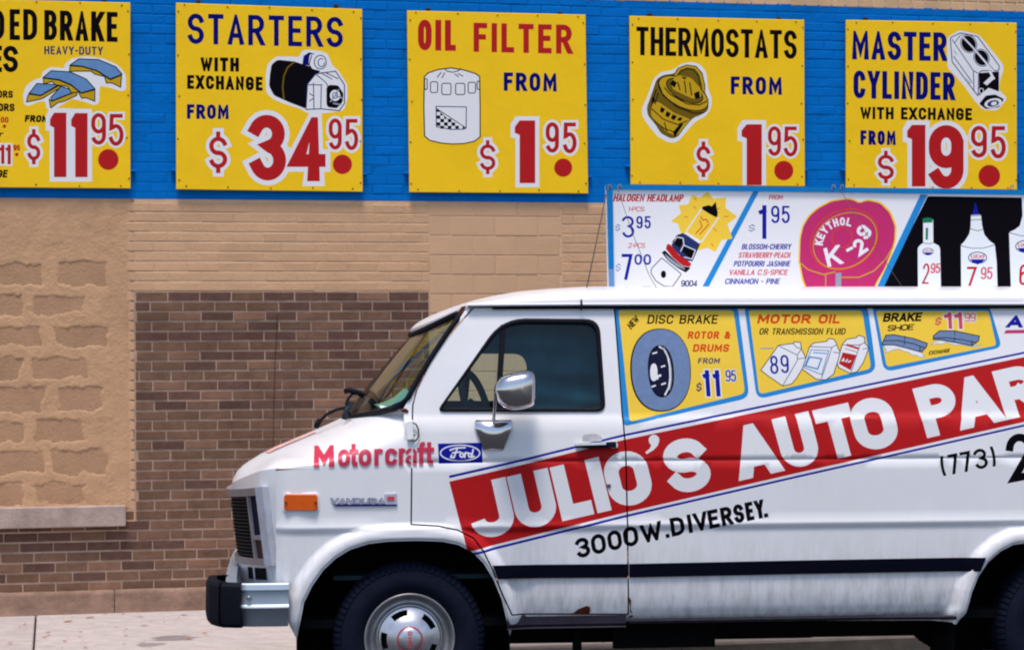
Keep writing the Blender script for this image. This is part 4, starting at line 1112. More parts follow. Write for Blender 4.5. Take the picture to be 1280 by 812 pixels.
# filler under the roof lip and around the cowl
m_ = MB()
m_.grid([[ws(1, q) + Vector((.03, 0, .0)) for q in qs], [ws(1, q) + Vector((-.002, 0, .006)) for q in qs], [roof(.004, q*vt*1.0) + Vector((0, 0, -.006)) for q in qs], [roof(.04, q*vt) + Vector((0, 0, -.03)) for q in qs]])
m_.build('windshield_header', M['paint'], van, smooth=True)
m_ = MB(); m_.grid([[hood(1.0, q*vb) + Vector((.002, 0, -.002)) for q in qs], [ws(0, q) + Vector((.0, 0, -.004)) for q in qs], [ws(0, q) + Vector((.05, 0, -.03)) for q in qs]]); m_.f = [f[::-1] for f in m_.f]
m_.build('cowl', M['paint'], van, smooth=True)
# rust at the foot and head of the pillar
for px in ([(500,512),(507,510),(511,513),(509,516),(503,515)], [(577,383),(583,382),(579,388),(574,394),(573,389)]):
    m_ = MB(); m_.add([sp(x, y, .004) for x, y in px], [tuple(range(len(px)))]); m_.build('rust_spot', M['rust'], van)

# ---- underside, wheel housings, interior
m_ = MB(); m_.box(-.50, URE-.05, .10, W2-.10, .40, .44); m_.build('floor_pan', M['dark'], van)
for (A, nm) in ((arch, 0), (arch2, 1)):
    for s_ in (0, 1):
        m_ = MB(); rows = []
        AA = [(A[0][0], .2)] + list(A) + [(A[-1][0], .2)]
        for (u, z) in AA:
            y = SD(u, max(z, .4))+.004
            r = [Vector((u, y, z)), Vector((u, .12, z+.02)), Vector((u, .42, z+.02))]
            rows.append(r)
        cz = [Vector((r[-1].x, .42, .2)) for r in rows]
        P = [r + [c] for r, c in zip(rows, cz)]
        if s_: P = [[Vector((p.x, W2-p.y, p.z)) for p in r] for r in P]
        m_.grid(P); m_.build('wheel_housing', M['dark'], van)
for y in (.48, 1.36):
    m_ = MB(); m_.box(-.42, URE-.1, y, y+.08, .27, .39, 0, .01); m_.build('frame_rail', M['dark'], van)
m_ = MB(); m_.box(1.30, 2.05, .50, .95, .262, .38, 0, .03); m_.build('fuel_tank', M['dark'], van)
m_ = MB(); m_.tube([(.1, .8, .26), (1.2, .85, .25), (1.9, 1.1, .27), (2.4, 1.25, .25), (2.9, 1.25, .3)], .035, 10); m_.build('exhaust_pipe', M['dark'], van, smooth=True)
m_ = MB(); m_.tube([(WB, .2, .34), (WB, W2-.2, .34)], .05, 10); m_.lathe([(0, 0), (.14, .05), (.14, .2), (0, .25)], 16, (WB, .85, .34)); m_.build('rear_axle', M['dark'], van, smooth=True)
m_ = MB(); m_.tube([(0, .2, .33), (0, W2-.2, .33)], .045, 8); m_.box(-.25, .25, .45, 1.45, .25, .42, 0, .03); m_.build('front_crossmember', M['dark'], van)
m_ = MB(); m_.box(.80, .84, .3, .34, .20, .42); m_.box(1.0, 1.5, .35, .37, .25, .42); m_.build('bracket', M['dark'], van)
# interior
inn = MB()
m_ = MB(); m_.box(-.35, 1.12, .12, W2-.12, .62, .64); m_.build('cab_floor', M['dash'], van)
uP = vpx(800, 450, .9)[0]; uQ = vpx(768, 450, .2)[0]
m_ = MB(); 
for i in range(24):
    pass
rows = []
for i in range(37):
    y = .14 + (W2-.28)*i/36; rows.append([Vector((uP + .03*math.sin(i*1.9) , y, z)) for z in (.64, 1.1, 1.5, 1.88)])
m_.grid(rows); m_.build('cab_curtain', M['vinyl'], van, smooth=True)
m_ = MB(); rows = []
for i in range(13):
    q = -1 + 2*i/12; b_ = ws(1, q*.96); e_z = 1.875 + .04*(1-q*q)
    rows.append([b_ + Vector((.03, 0, -.012))] + [Vector((b_.x + du, b_.y, min(e_z, b_.z - .01 + du*.6))) for du in (.08, .15, .3, .6)] + [Vector((uP, b_.y, e_z))])
m_.grid(rows); m_.build('headliner', M['headl'], van, smooth=True)
# curtain behind the near glass, partly standing in for reflections; its opening shows the wall
fo = [(470,442),(648,442),(654,446),(657,455),(662,520),(470,520)]
fy = .235
hole = rpoly([vpx(x, y, fy) for x, y in [(440,442),(657,442),(664,560),(400,560)]], [.01,.06,.02,.02], 6)
A0 = vpx(800, 380, fy); pz = lambda x, y: vpx(x, y, 0); pb, pt = pz(556, 509), pz(640, 392); out_ = [(pb[0]-.02, 1.30), (uQ, 1.30), (uQ, 1.86), (pt[0]-.02, 1.86)]
xs_ = [[(x*.03-.4, 1.0), (x*.03-.4, 2.0)] for x in range(0, 56)] + [[(-1, 1.3+.02*k), (2, 1.3+.02*k)] for k in range(1, 28)]
v, f, t = cdt([(out_, 'a'), (hole, None)], xs_)
mesh('door_curtain', [(a, fy + .012*math.sin(b*52+a*5) + .008*math.sin(b*31-a*9) + .004*math.sin(a*60), b) for a, b in v], f, M['vinyl'], van, None, True)
m_ = MB(); m_.box(-.25, uP, W2-.14, W2-.11, .6, vpx(600, 511, 0)[1]+.005); m_.build('door_trim', M['dash'], van)
# seats low behind the door
for y in (.30, 1.10):
    m_ = MB(); m_.box(.72, 1.02, y, y+.5, .90, 1.30, 0, .05); m_.box(.45, .95, y, y+.5, .78, .93, 0, .04); m_.build('seat', M['dash'], van)
# dashboard and steering wheel
m_ = MB()
rows = []
for i in range(13):
    q = -1 + 2*i/12; b = ws(0, q*.93)
    rows.append([b + Vector((.02, 0, -.03)), b + Vector((.22, 0, -.035)), b + Vector((.33, 0, -.07)), Vector((b.x+.36+.02, b.y, 1.05)), Vector((b.x+.25, b.y, .8))])
m_.grid(rows); m_.build('dashboard', M['dash'], van, smooth=True)
cx, cz = vpx(594, 500, .42)
ctr = Vector((cx, .42, cz-.01)); ax1 = Vector((.10, .05, .165)); ax2 = Vector((.02, .185, -.03))
ax1 = Vector((-.022, .02, .135)); ax2 = Vector((.072, .12, -.05))
m_ = MB(); m_.tube([ctr + ax1*math.cos(a) + ax2*math.sin(a) for a in [2*math.pi*k/36 for k in range(36)]], .0175, 8, closed=True)
m_.tube([ctr + ax1*-.9, ctr, ctr + ax2*.95], .011, 6); m_.tube([ctr, ctr + Vector((-.10, .0, -.10)), ctr + Vector((-.26, 0, -.2))], .032, 8)
m_.build('steering_wheel', M['wheelv'], van, smooth=True)

# ---- painted work on the side. everything is laid on the curved skin and leaves the door gap open
HB = BVHTree.FromPolygons([tuple(p) for r in HG for p in r], [(i*len(vs_)+j, i*len(vs_)+j+1, (i+1)*len(vs_)+j+1, (i+1)*len(vs_)+j) for i in range(len(ts_)-1) for j in range(len(vs_)-1)])
CL = VI @ CAM
def onskin(u, z, off):
    return Vector((u, SD(u, z)-off, z))
def van_paint(parent, name, layers, off=.0022, gaps=True, extra=()):
    pl = [([side(x, y) for x, y in p], m) for p, m in layers]
    if gaps: pl += [(q, None) for q in seam(.007)]
    lo = min(p[1] for q, m in pl[:len(layers)] for p in q); hi = max(p[1] for q, m in pl[:len(layers)] for p in q)
    ln = [l for l in lines if len(l) == 2 and l[0][1] == l[1][1] and lo-.02 < l[0][1] < hi+.02]
    v, f, t = cdt(pl, ln); ms = []
    for x in t:
        if x not in ms: ms.append(x)
    vs = [onskin(a, b, off) for a, b in v]; ns = []
    for a, b in v:
        e = .004; ns.append(Vector(((SD(a+e, b)-SD(a-e, b))/(2*e), -1, (SD(a, b+e)-SD(a, b-e))/(2*e))).normalized())
    return mesh(name, vs, f, [M[k] for k in ms], parent, [ms.index(x) for x in t], True, ns)
def btext(s, segs, base, t, hgt=66, m='white', up=(-16, -67)):
    out = []
    for ch, (a, b) in zip(s, segs):
        y0 = base(a); sl = (base(b)-y0)/(b-a)
        up_ = (up[0]-3*(a-700)/500, up[1]+6*(a-700)/500); lean = up_[0]/-up_[1]; h = -up_[1]
        g_ = glyph(ch, 0, b-a, h, t, t, 0)
        out += [[(a+p[0]+p[1]*lean, y0+p[0]*sl-p[1]) for p in q] for q in g_]
    return L(out, m)
# red banner with its two blue lines
tb = [(561.5,601.5),(640,583.5),(780,549.3),(1000,503.5),(1280,446),(1700,361)]
bb = [(584.5,689.5),(780,640.5),(1000,590),(1280,527),(1700,437)]
def stripline(pts, dy0, dy1, t0, t1):
    a = []; b = []
    for i, (x, y) in enumerate(pts):
        k = i/(len(pts)-1); d = dy0+(dy1-dy0)*k; t = t0+(t1-t0)*k; a.append((x, y+d)); b.append((x, y+d+t))
    return a + b[::-1]
banner = [(stripline(tb, -7.6, -6.4, 3.3, 2.4), 'royal'), (tb + bb[::-1], 'red'), (stripline(bb, 3.0, 3.2, 3.2, 2.4), 'royal')]
PAINT += banner
base = lambda x: 651-.2275*(x-703)
PAINT += (btext("JULIO", [(594,647),(649,700),(703,743),(747.5,764),(766,820)], base, 17.6)
    + [(ell(817.5, 549.8, 6.6, 6.8, 0, 345), 'white'), ([(811,550),(824,549),(822.5,556),(817,562),(808.5,567),(806.5,565),(812.5,560),(814.5,555)], 'white')] + btext('S', [(841,893)], base, 16.6)
    + btext('AUTO', [(927,978),(982,1028),(1033,1078),(1075,1128)], base, 16.8) + btext('PARTS', [(1159,1206),(1204,1256),(1259,1310),(1316,1362),(1366,1412)], base, 16.2))
b2 = lambda x: 698-.232*(x-722) if x < 838 else 671-.207*(x-838)
addr = []
for ch, a, b in zip('3000W.DIVERSEY.', (722,741,761.5,781,803,833,840,862,869,887,903,919,934,945.5,956), (739,759,779,799.5,829,837,857,866,886,900,917,931.5,943.5,957,960)):
    y0 = b2(a); sl = (b2(b)-y0)/(b-a); g_ = glyph(ch, 0, b-a, 24.4 if b < 800 else 23, 5.0, 5.0, 0)
    addr += [[(a+p[0]-p[1]*.16, y0+p[0]*sl-p[1]) for p in q] for q in g_]
PAINT += L(addr, 'black')
ph = []
for ch, a, b, t in (('(',1178,1184,3.6),('7',1188,1200,3.9),('7',1203,1216,3.9),('3',1220,1236,3.9),(')',1240,1246,3.6)):
    y0 = 595-.19*(a-1178); g_ = glyph(ch, 0, b-a, 25, t, t, 0); ph += [[(a+p[0]-p[1]*.16, y0-p[0]*.19-p[1]) for p in q] for q in g_]
g_ = glyph('2', 0, 34, 58, 9.5, 9.5, 0); ph += [[(1264+p[0]-p[1]*.16, 603-p[0]*.19-p[1]) for p in q] for q in g_]
PAINT += L(ph, 'black')
# pictures in blue frames where windows would be
M['inkblue'] = pbr('ink_blue_paint', (.006, .008, .035, 1), .6, spec=.1)
k1 = lambda *p: sc(p, 4.923, 760, 370)
k2 = lambda *p: sc(p, 4.923, 1020, 370)
fA = [(rpoly([(766.5,381.2),(922,381.4),(937,497),(780,532.5)], [5,9,12,5]), 'sky'), (rpoly([(773,387),(916.5,387.3),(931.5,491.5),(787.5,526.8)], [3,4,7,3]), 'yellow2')]
fA += L(rot(text('NEW', 0, 16, 0, 8.5, 1.3, 0, .15), 0, 0, 48), 'black')
fA = [([(x+ (789 if i >= 2 else 0), y + (412 if i >= 2 else 0)) for x, y in p], m) for i, (p, m) in enumerate(fA)]
fA += L(text('DISC BRAKE', 809, 896, 404.6, 11.2, 1.7, .0, .16, 0, 1.9), 'black') + L(text('ROTOR &', 859.5, 912, 423.3, 9.4, 1.9, 0, .16, 0, 1.7), 'orange') + L(text('DRUMS', 866, 910.5, 439.6, 9.6, 1.9, 0, .16, 0, 1.7), 'orange')
fA += L(text('FROM', 872.5, 899, 454.2, 7, 1.1, 0, .16, 0, 1.5), 'navy2') + L(text('$', 870, 876.5, 489.5, 12, 1.2, 0, .1), 'navy2')
fA += L(text('1', 880, 888.5, 495.3, 33, 5.4, 0, -.07, 1.4), 'white') + L(text('1', 892.5, 901, 495.3, 33, 5.4, 0, -.07, 1.4), 'white') + L(text('1', 880, 888.5, 495.3, 33, 5.4, 0, -.07), 'royal') + L(text('1', 892.5, 901, 495.3, 33, 5.4, 0, -.07), 'royal')
fA += L(text('95', 907, 920, 476.6, 14.3, 1.3, 0, 0, 1), 'white') + L(text('95', 907, 920, 476.6, 14.3, 1.3, 0, 0), 'royal')
e_ = lambda cx, cy, rx, ry, n=44, p=2.25: [(cx + rx*abs(math.cos(a))**(2/p)*math.copysign(1, math.cos(a)), cy + ry*abs(math.sin(a))**(2/p)*math.copysign(1, math.sin(a))) for a in [2*math.pi*k/n for k in range(n)]]
X, Y = k1((325,453))[0]
fA += [(rot([e_(X-.3, Y+.3, 38, 52)], X, Y, 2)[0], 'black'), (rot([e_(X+.2, Y, 36.6, 50.6)], X, Y, 2)[0], 'slate2')]
X2, Y2 = k1((326,462))[0]; fA += [(rot([e_(X2, Y2, 16.2, 32.6)], X2, Y2, 4)[0], 'black'), (rot([e_(X2-1.8, Y2+.2, 13.2, 30)], X2, Y2, 4)[0], 'inkblue')]
fA += L(stroke(k1((318,312),(345,325),(368,370),(380,430),(383,500),(375,560),(352,605)), 2.1), 'white') + L(stroke(k1((330,315),(356,335),(378,385),(389,450),(390,520),(380,575)), .9), 'grey')
fA += [(e_(*k1((282,468))[0], 4.6, 11), 'white')] + [(e_(*k1(p)[0], 1.6, 1.6), 'white') for p in ((308,492),(320,488),(303,505))] + lines_([k1((278,352),(298,346)), k1((330,434),(348,428)), k1((332,542),(352,535)), k1((272,556),(290,550))], 1.3, 'white')
PAINT += fA
fB = [(rpoly([(930,381.4),(1084.5,381.7),(1095.5,464.5),(946,499)], [8,9,12,12]), 'sky'), (rpoly([(935.8,387.4),(1077.5,387.8),(1089,460.5),(949,492.5)], [3,4,6,6]), 'yellow2')]
fB += L(text('MOTOR OIL', 946.5, 1049, 404.2, 11.4, 2.4, .0, .2, 0, 2.3), 'orange') + L(text('OR TRANSMISSION FLUID', 949, 1056, 418, 8, 1.0, 0, .18, 0, 1.2), 'black')
b1 = k1((1048,303),(1140,290),(1148,280),(1185,284),(1190,325),(1220,385),(1200,440),(1160,505),(1130,540),(1075,552),(985,490),(940,455),(1000,370))
fB += [(b1, 'white')] + L(stroke(b1, .7, True), 'black') + lines_([k1((1050,305),(1110,335),(1165,362),(1190,325)), k1((1165,362),(1165,395),(1075,550)), k1((1168,385),(1220,380)), k1((1140,292),(1165,318),(1190,320))], .6, 'navy2')
fB += L(text('8', 963.2, 973.2, 467, 22.5, 2.1, 0, -.05), 'royal') + L(text('9', 976.5, 986.2, 466, 22.5, 2.1, 0, -.05), 'royal') + lines_([k1((940,322),(1015,320))], .9, 'slate')
b2_ = [(1002.7,461),(1012,433),(1017,428.5),(1033,426.5),(1036,423),(1042,423.5),(1045.4,428),(1046,431),(1050.5,441),(1046,455),(1042,467.5),(1032,474.6),(1020,473.6)]
fB += [(b2_, 'white')] + L(stroke(b2_, .7, True), 'black') + lines_([[(1012,433),(1040,434),(1045,431)],[(1040,434),(1027,472)],[(1042,440),(1049,441)]], .6, 'navy2') + L(stroke([(1014,437),(1036,438),(1027,468),(1005,459)], .8, True), 'slate') + L(stroke([(1012,446),(1027,448),(1022,461),(1007,457)], 1.2, True), 'sky') + lines_([[(1017,440.5),(1033,441.5)]], .9, 'sky')
b3 = k2((130,415),(160,300),(188,265),(248,255),(262,240),(298,252),(302,290),(325,315),(310,360),(290,410),(252,465),(212,475),(140,440))
fB += [(b3, 'white')] + L(stroke(b3, .7, True), 'black') + lines_([k2((160,300),(270,300),(300,285)), k2((270,300),(215,470)), k2((290,325),(322,318))], .6, 'navy2') + [(k2((165,345),(248,362),(213,456),(140,415)), 'red'), (k2((190,292),(268,318),(264,330),(186,305)), 'red')] + lines_([k2((160,397),(170,385),(172,398)), k2((185,402),(193,390)), k2((200,405),(212,398))], 1.1, 'white') + lines_([k2((180,322),(255,345))], .6, 'red')
PAINT += fB
fC = [(rpoly([(1090,381.7),(1237,382),(1252.5,434),(1105,465)], [8,9,9,12]), 'sky'), (rpoly([(1095,388.3),(1235.5,388.5),(1245.5,431.5),(1108.5,458.6)], [3,3,4,5]), 'yellow2')]
fC += L(text('BRAKE', 1103.5, 1151, 402.2, 11, 2.2, -.02, .2), 'black') + L(text('SHOE', 1109, 1141.5, 413.8, 7.5, 1.1, -.05, .2), 'black')
fC += L(text('$', 1168, 1175.5, 407, 11, 1.4, 0, .2), 'pink')
for x0, x1 in ((1181,1190.5),(1194,1203.5)): fC += L(text('1', x0, x1, 411, 21, 4.6, 0, -.07, 1.3), 'white')
for x0, x1 in ((1181,1190.5),(1194,1203.5)): fC += L(text('1', x0, x1, 411, 21, 4.6, 0, -.07), 'pink')
fC += L(text('99', 1206, 1219.5, 402, 11, 1.0, 0, .0, 1.1), 'white') + L(text('99', 1206, 1219.5, 402, 11, 1.0), 'pink')
fC += [(k2((413,305),(470,295),(560,320),(650,345),(668,372),(640,376),(612,362),(590,362),(570,345),(540,340),(515,326),(480,328),(455,340),(430,350),(432,330)), 'white'), (k2((706,300),(725,282),(760,272),(860,287),(960,305),(1015,298),(1002,308),(960,312),(900,300),(850,300),(800,285),(770,297),(740,292)), 'white')]
for q_ in (fC[-2][0], fC[-1][0]): fC += L(stroke(q_, .6, True), 'grey')
for q in (((408,290),(430,240),(480,237),(600,260),(685,290),(680,312),(650,345),(560,320),(480,300),(410,300)), ((722,245),(760,213),(850,213),(1005,245),(1000,275),(960,305),(860,285),(770,267),(722,267))):
    fC += [(k2(*q), 'slate2')] + L(stroke(k2(*q), .8, True), 'black')
fC += lines_([k2((420,275),(500,272),(600,292),(668,318)), k2((545,285),(540,312),(548,248)), k2((640,310),(640,340)), k2((728,258),(800,255),(900,268),(985,285)), k2((850,262),(850,285),(855,215)), k2((960,278),(958,300))], .7, 'black')
fC += L(text('EXCHANGE', 1161, 1187, 443.5, 5, .7, -.13, .2), 'black')
PAINT += fC
bx = L(text('A', 1258, 1277, 409.3, 15.3, 4.6, 0, .18), 'royal') + L(text('C', 1280, 1296, 409.3, 15.3, 4.2, 0, .18), 'royal') + [([(1254.6,416.8),(1257.5,412.4),(1420,409.5),(1420,414)], 'magenta')]
PAINT += bx
fd = [([(547.5,554),(602.3,552.8),(603.3,578),(548.5,579.2)], 'royal')] + L(stroke(ell(575.2, 565.8, 24.6, 9.9, 0, 352, 30), 1.5, True), 'white')
cur = [[(563,562),(570,559.5),(581,559)], [(571.5,560),(567.5,571.5),(563.5,571),(564.5,568.5)], [(566,565.5),(575,564.5)], ell(577.2,568.3,2.1,2.6,0,340), [(581.5,565.5),(580.8,571)], [(581.5,567),(583.5,565.3),(585.3,566)], ell(587.5,568.5,1.9,2.3,0,340), [(591.5,561.5),(589.5,570.8),(592.5,570)]]
for c_ in cur: fd += L(stroke(c_, 1.35), 'white')
PAINT += fd
PAINT += [(rpoly([(728,543),(745,541.5),(752,545),(753,551),(727,552)], 4), 'recessgrey')]  # flat grey painted for the dark recess above the door handle
M['recessgrey'] = pbr('painted_handle_recess', srgb(168, 162, 166), .5, 0, .3, 25, c2=srgb(205, 204, 208))
fdoor = skins(False)
# ---- side windows of the front door
for s_ in (0, 1):
    yy = (lambda p: p) if s_ == 0 else (lambda p: Vector((p.x, W2-p.y, p.z)))
    par = fdoor if s_ == 0 else van
    wp = [side(*p) for p in win_px]; wi = [side(*p) for p in win_in]
    m_ = MB(); n = len(wp); R_ = []
    for i in range(n + 1):
        a = wp[i % n]; b = wi[i % n]; A = Vector((a[0], SD(*a), a[1])); B = Vector((b[0], SD(*b), b[1]))
        c = A.lerp(B, .5); R_.append([yy(q) for q in (A + Vector((0, .0, 0)) + (A-B)*.10 + Vector((0, .001, 0)), A + Vector((0, -.007, 0)), c + Vector((0, -.008, 0)), B + Vector((0, -.003, 0)), B + Vector((0, .02, 0)))])
    m_.grid(R_); m_.build('window_seal', M['rubber'], par, smooth=True)
    v, f, t = cdt([(wi, 'a')], [[(0, 1.45), (2, 1.45)], [(0, 1.55), (2, 1.55)], [(0, 1.68), (2, 1.68)]])
    m = mesh('window_glass', [yy(Vector((a, SD(a, b)+.010, b))) for a, b in v], [q[::-1] for q in f], M['glass'], par, None, True)
    m_ = MB(); a, b = sp(629.2, 405.5), sp(622.5, 511)
    w_ = .0125; m_.add([yy(p) for p in (a+Vector((-w_,-.004,0)), a+Vector((w_,-.004,0)), b+Vector((w_,-.004,0)), b+Vector((-w_,-.004,0)), a+Vector((-w_,.02,0)), a+Vector((w_,.02,0)), b+Vector((w_,.02,0)), b+Vector((-w_,.02,0)))], [(0,1,2,3),(4,7,6,5),(0,4,5,1),(1,5,6,2),(2,6,7,3),(3,7,4,0)])
    m_.build('vent_window_bar', M['rubber'], par)

# black moulding
mould = [side(*p) for p in [(616,706.3),(784,704.3),(1000,699.8),(1232,696.5),(1225,713.5),(1000,716.6),(784,721),(622,723)]]
for nm_, uu in (('black_moulding', None),):
    v, f, t = cdt([(mould, 'a')] + [(q, None) for q in seam(.010)], [[(x*.2-1, .3), (x*.2-1, 2)] for x in range(25)])
    N_ = len(v); ff = [tuple(q) for q in f]; ed = {}
    for q in ff:
        for a, b in zip(q, q[1:]+q[:1]): ed[(a, b)] = 1
    rim_ = [(a, b) for (a, b) in ed if (b, a) not in ed]
    vs = [onskin(a, b, .010) for a, b in v] + [onskin(a, b, -.002) for a, b in v]
    mesh(nm_, vs, ff + [(b, a, a+N_, b+N_) for a, b in rim_], M['stripe'], van)
# rocker: grimy lip under the door and the side
m_ = MB(); P = [[Vector((vpx(x, 770)[0], SD(vpx(x, 770)[0], .455)+o, z)) for o, z in ((.010, .462), (.003, .455), (.003, .41), (.012, .40), (.002, .392), (.05, .385))] for x in (634, 660, 700, 740, 780, 784)]
m_.grid(P); m_.build('rocker_panel', M['sill'], van, auto=30)
m_ = MB(); P = [[Vector((u, SD(u, .45)+o, z)) for o, z in ((.012, .425), (.003, .418), (.01, .405), (.06, .40))] for u in [vpx(x, 770)[0] for x in (788, 900, 1000, 1100, 1196)]]
m_.grid(P); m_.build('rocker_lip', M['sill'], van, auto=30)
# rust bite at the bottom of the door
v, f, t = cdt([([side(x, y, 0) for x, y in ((714,767.5),(722,761),(733,756.5),(737,757.5),(738,762),(736,767.5))], 'a')])
mesh('rust_patch', [onskin(a, b, .003) for a, b in v], f, M['rust'], fdoor)
v, f, t = cdt([([side(x, y, 0) for x, y in ((786,745),(789,750),(788,760),(791,770),(785.6,772))], 'a')])
mesh('rust_patch', [onskin(a, b, .003) for a, b in v], f, M['rust'], van)

# ---- paint on the hood side: rose lettering, blue oval badge, laid on the hood skin
def hpt(x, y, off):
    dr = (VI.to_3x3() @ ray(x, y)).normalized()
    h = HB.ray_cast(CL, dr)
    u, z = side(x, y, off); q = Vector((u, SD(u, z)-off, z))
    if h[0] is not None and y < 586 and (x < 504 or (h[0]-CL).length < (q-CL).length): return h[0] - dr*off
    return q
MC = []
for ch, a, b, h in (('M',392,418,27),('o',422.5,437.5,27.5),('t',437,448,28),('o',448.5,464,27.5),('r',468,479.5,27.5),('c',481.5,496.5,27.5),('r',498.5,507,27.5),('a',507,521,27.5),('f',521.5,532,28.5),('t',531.5,542.5,28)):
    y0 = 583.4-.022*(a-392); g_ = glyph(ch, 0, b-a, h, 4.0 if ch == 'a' else 5.0 if ch != 'M' else 7.2, 4.0 if ch == 'a' else 5.3 if ch != 'M' else 7.2, 0); MC += [[(a+p[0], y0-p[0]*.02-p[1]) for p in q] for q in g_]
def pix_paint(parent, name, layers, off=.005, step=3):
    xs = [p[0] for q, m in layers for p in q]; ys = [p[1] for q, m in layers for p in q]
    ln = [[(x, min(ys)-1), (x, max(ys)+1)] for x in np.arange(min(xs)-1, max(xs)+1, step)] + [[(min(xs)-1, y), (max(xs)+1, y)] for y in np.arange(min(ys)-1, max(ys)+1, step)]
    sm = [(stroke([(515.2,540),(514.8,600)], 2.0)[0], None)]
    v, f, t = cdt(layers + sm, ln); ms = []
    for x in t:
        if x not in ms: ms.append(x)
    return mesh(name, [hpt(a, b, off) for a, b in v], f, [M[k] for k in ms], parent, [ms.index(x) for x in t], True)
pix_paint(van, 'rose_lettering', L(MC, 'rose'))
# faded red strip and grey mark on the hood edge (drawn on the hood's top skin)
def hood_patch(name, t0, t1, v0, v1, m, n=8):
    mm = MB(); rows = []
    for i in range(n+1):
        t = t0+(t1-t0)*i/n; rows.append([hood(t, v0+(v1-v0)*j/6) + Vector((-.002, 0, .004)) for j in range(7)])
    mm.grid(rows); mm.f = [f[::-1] for f in mm.f]; mm.build(name, M[m], van, smooth=True)
M['faded'] = pbr('faded_red_paint', srgb(206, 120, 104), .5, 0, .5, 16, c2=srgb(224, 206, 204))
hood_patch('faded_lettering_strip', .30, .72, -.26, -.06, 'faded')
# ---- trim on the side
def plate(name, px, d0, d1, mat, parent, hood_=False, ch=.0):
    """a raised plate whose outline is given in photo pixels"""
    f_ = hpt if hood_ else (lambda x, y, o: sp(x, y, o))
    m_ = MB(); n = len(px); A = [f_(x, y, d0) for x, y in px]; B = [f_(x, y, d1) for x, y in px]
    if ch:
        c = sum(B, Vector())/n; B2 = [b + (c-b).normalized()*ch - Vector((0, ch*.6, 0)) for b in B]
        m_.add(A+B+B2, [tuple(range(3*n-1, 2*n-1, -1))] + [(k+n, k, (k+1) % n, (k+1) % n+n) for k in range(n)] + [(k+2*n, k+n, (k+1) % n+n, (k+1) % n+2*n) for k in range(n)])
    else: m_.add(A+B, [tuple(range(2*n-1, n-1, -1))] + [(k+n, k, (k+1) % n, (k+1) % n+n) for k in range(n)])
    o = m_.build(name, M[mat] if isinstance(mat, str) else mat, parent, auto=30)
    import bmesh as _b
    bm = _b.new(); bm.from_mesh(o.data); _b.ops.recalc_face_normals(bm, faces=bm.faces); bm.to_mesh(o.data); bm.free()
    return o
mk = plate('side_marker_bezel', rpoly([(353,615.5),(399,615.5),(399,639.5),(353,639.5)], 5), 0, .006, 'paint', van, False, .003)
plate('side_marker_lamp', rpoly([(355,617.5),(397,617.5),(397,637.5),(355,637.5)], 4), .004, .016, 'amber', van, False, .005)
for x in (357.5, 394.5): plate('lamp_screw', [(x-1.2,626.5),(x+1.2,626.5),(x+1.2,629),(x-1.2,629)], .018, .024, 'iron', van)
# raised model badge
em = MB()
lt_ = text('VANDURA', 413.5, 480, 629, 6.2, 1.25, 0, .12, 0, 1.4)
plate('name_badge', [(417,629),(480,629),(480.5,617),(496,616.5),(496.5,631.2),(418.5,631.6)], 0, .006, 'bezel', van)
for nm_, tt_, mm_, of_ in (('badge_outline', 2.6, 'navy', .007), ('badge_lettering', 1.0, 'bezel', .0095)):  # navy outline stands in for the dark shadows of the letters
    l2 = text('VANDURA', 413.5, 480, 629.3, 6.6, 1.2, 0, .12, (tt_-1.2)/2, 1.5)
    van_paint(van, nm_, L(l2, mm_), of_)
van_paint(van, 'badge_red_square', [([(484,620),(493,619.8),(493,624.6),(484,624.8)], 'pink'), ([(418.5,630.2),(496.3,629.8),(496.4,631.6),(418.7,632)], 'navy')], .009)
# hinge
plate('door_hinge', rpoly([(507.5,526),(516,524.5),(517,549),(509,550)], 1.5), 0, .02, 'paint', van, False, .003)
m_ = MB(); m_.tube([sp(x, y, .015) for x, y in ((516,528),(520,530),(523,536),(523.5,545),(520,550),(516,551),(515,546),(519,543))], .0035, 6); m_.build('hinge_link', M['iron'], van, smooth=True)
# door handle
hd = plate('door_handle', rpoly([(719,554),(766,551.5),(772,552.5),(772.5,559),(766,559.8),(720,557.5)], 1.5), .004, .018, 'chrome', fdoor, False, .002)
plate('handle_grip', [(722,556.5),(760,555.3),(760,559.5),(735,560),(722,558.6)], .018, .030, 'stripe', hd)
plate('handle_button', rpoly([(758,552.5),(770,551.6),(770.8,559),(759,559.8)], 1), .02, .028, 'rubber', hd)
m_ = MB(); a = sp(760.8, 606.3, 0); m_.lathe([(.0, -.006), (.005, -.006), (.009, -.006), (.011, -.003), (.0115, .002)], 16, tuple(a)); m_.lathe([(0, -.0075), (.004, -.0075), (.0045, -.005)], 10, tuple(a), 1); m_.build('door_lock', [M['steel'], M['iron']], fdoor, smooth=True)
# ---- mirror on its arm
mir = MB()
bt = [(592.5,529),(597,524.5),(604,523.5),(636,523.8),(640.5,527),(640,533),(632,557),(628,562.5),(605,563.5),(601,558)]
m_ = MB(); rows = []
for (y, x0, x1, o) in ((523.8,597,637,0),(524.5,595,639,.018),(528,593,640.5,.034),(536,594.6,639,.046),(546,598.8,635.5,.044),(555,602,632,.034),(561,603.5,629.5,.018),(563.5,605,628,0)):
    rows.append([sp(x0+(x1-x0)*k/8, y, o*(.35+.65*(1-abs(k/4-1)**2.5))) for k in range(9)])
m_.grid(rows[::-1]); brk = m_.build('mirror_bracket', M['chrome'], fdoor, smooth=True)
A = [sp(617, 526, .035), sp(618.5, 508, .09), sp(619.5, 490, .13), sp(622, 478, .15)]
m_ = MB(); m_.tube(A, .0075, 8); m_.build('mirror_arm', M['chrome'], brk, smooth=True)
C_ = sp(643, 489, .17)
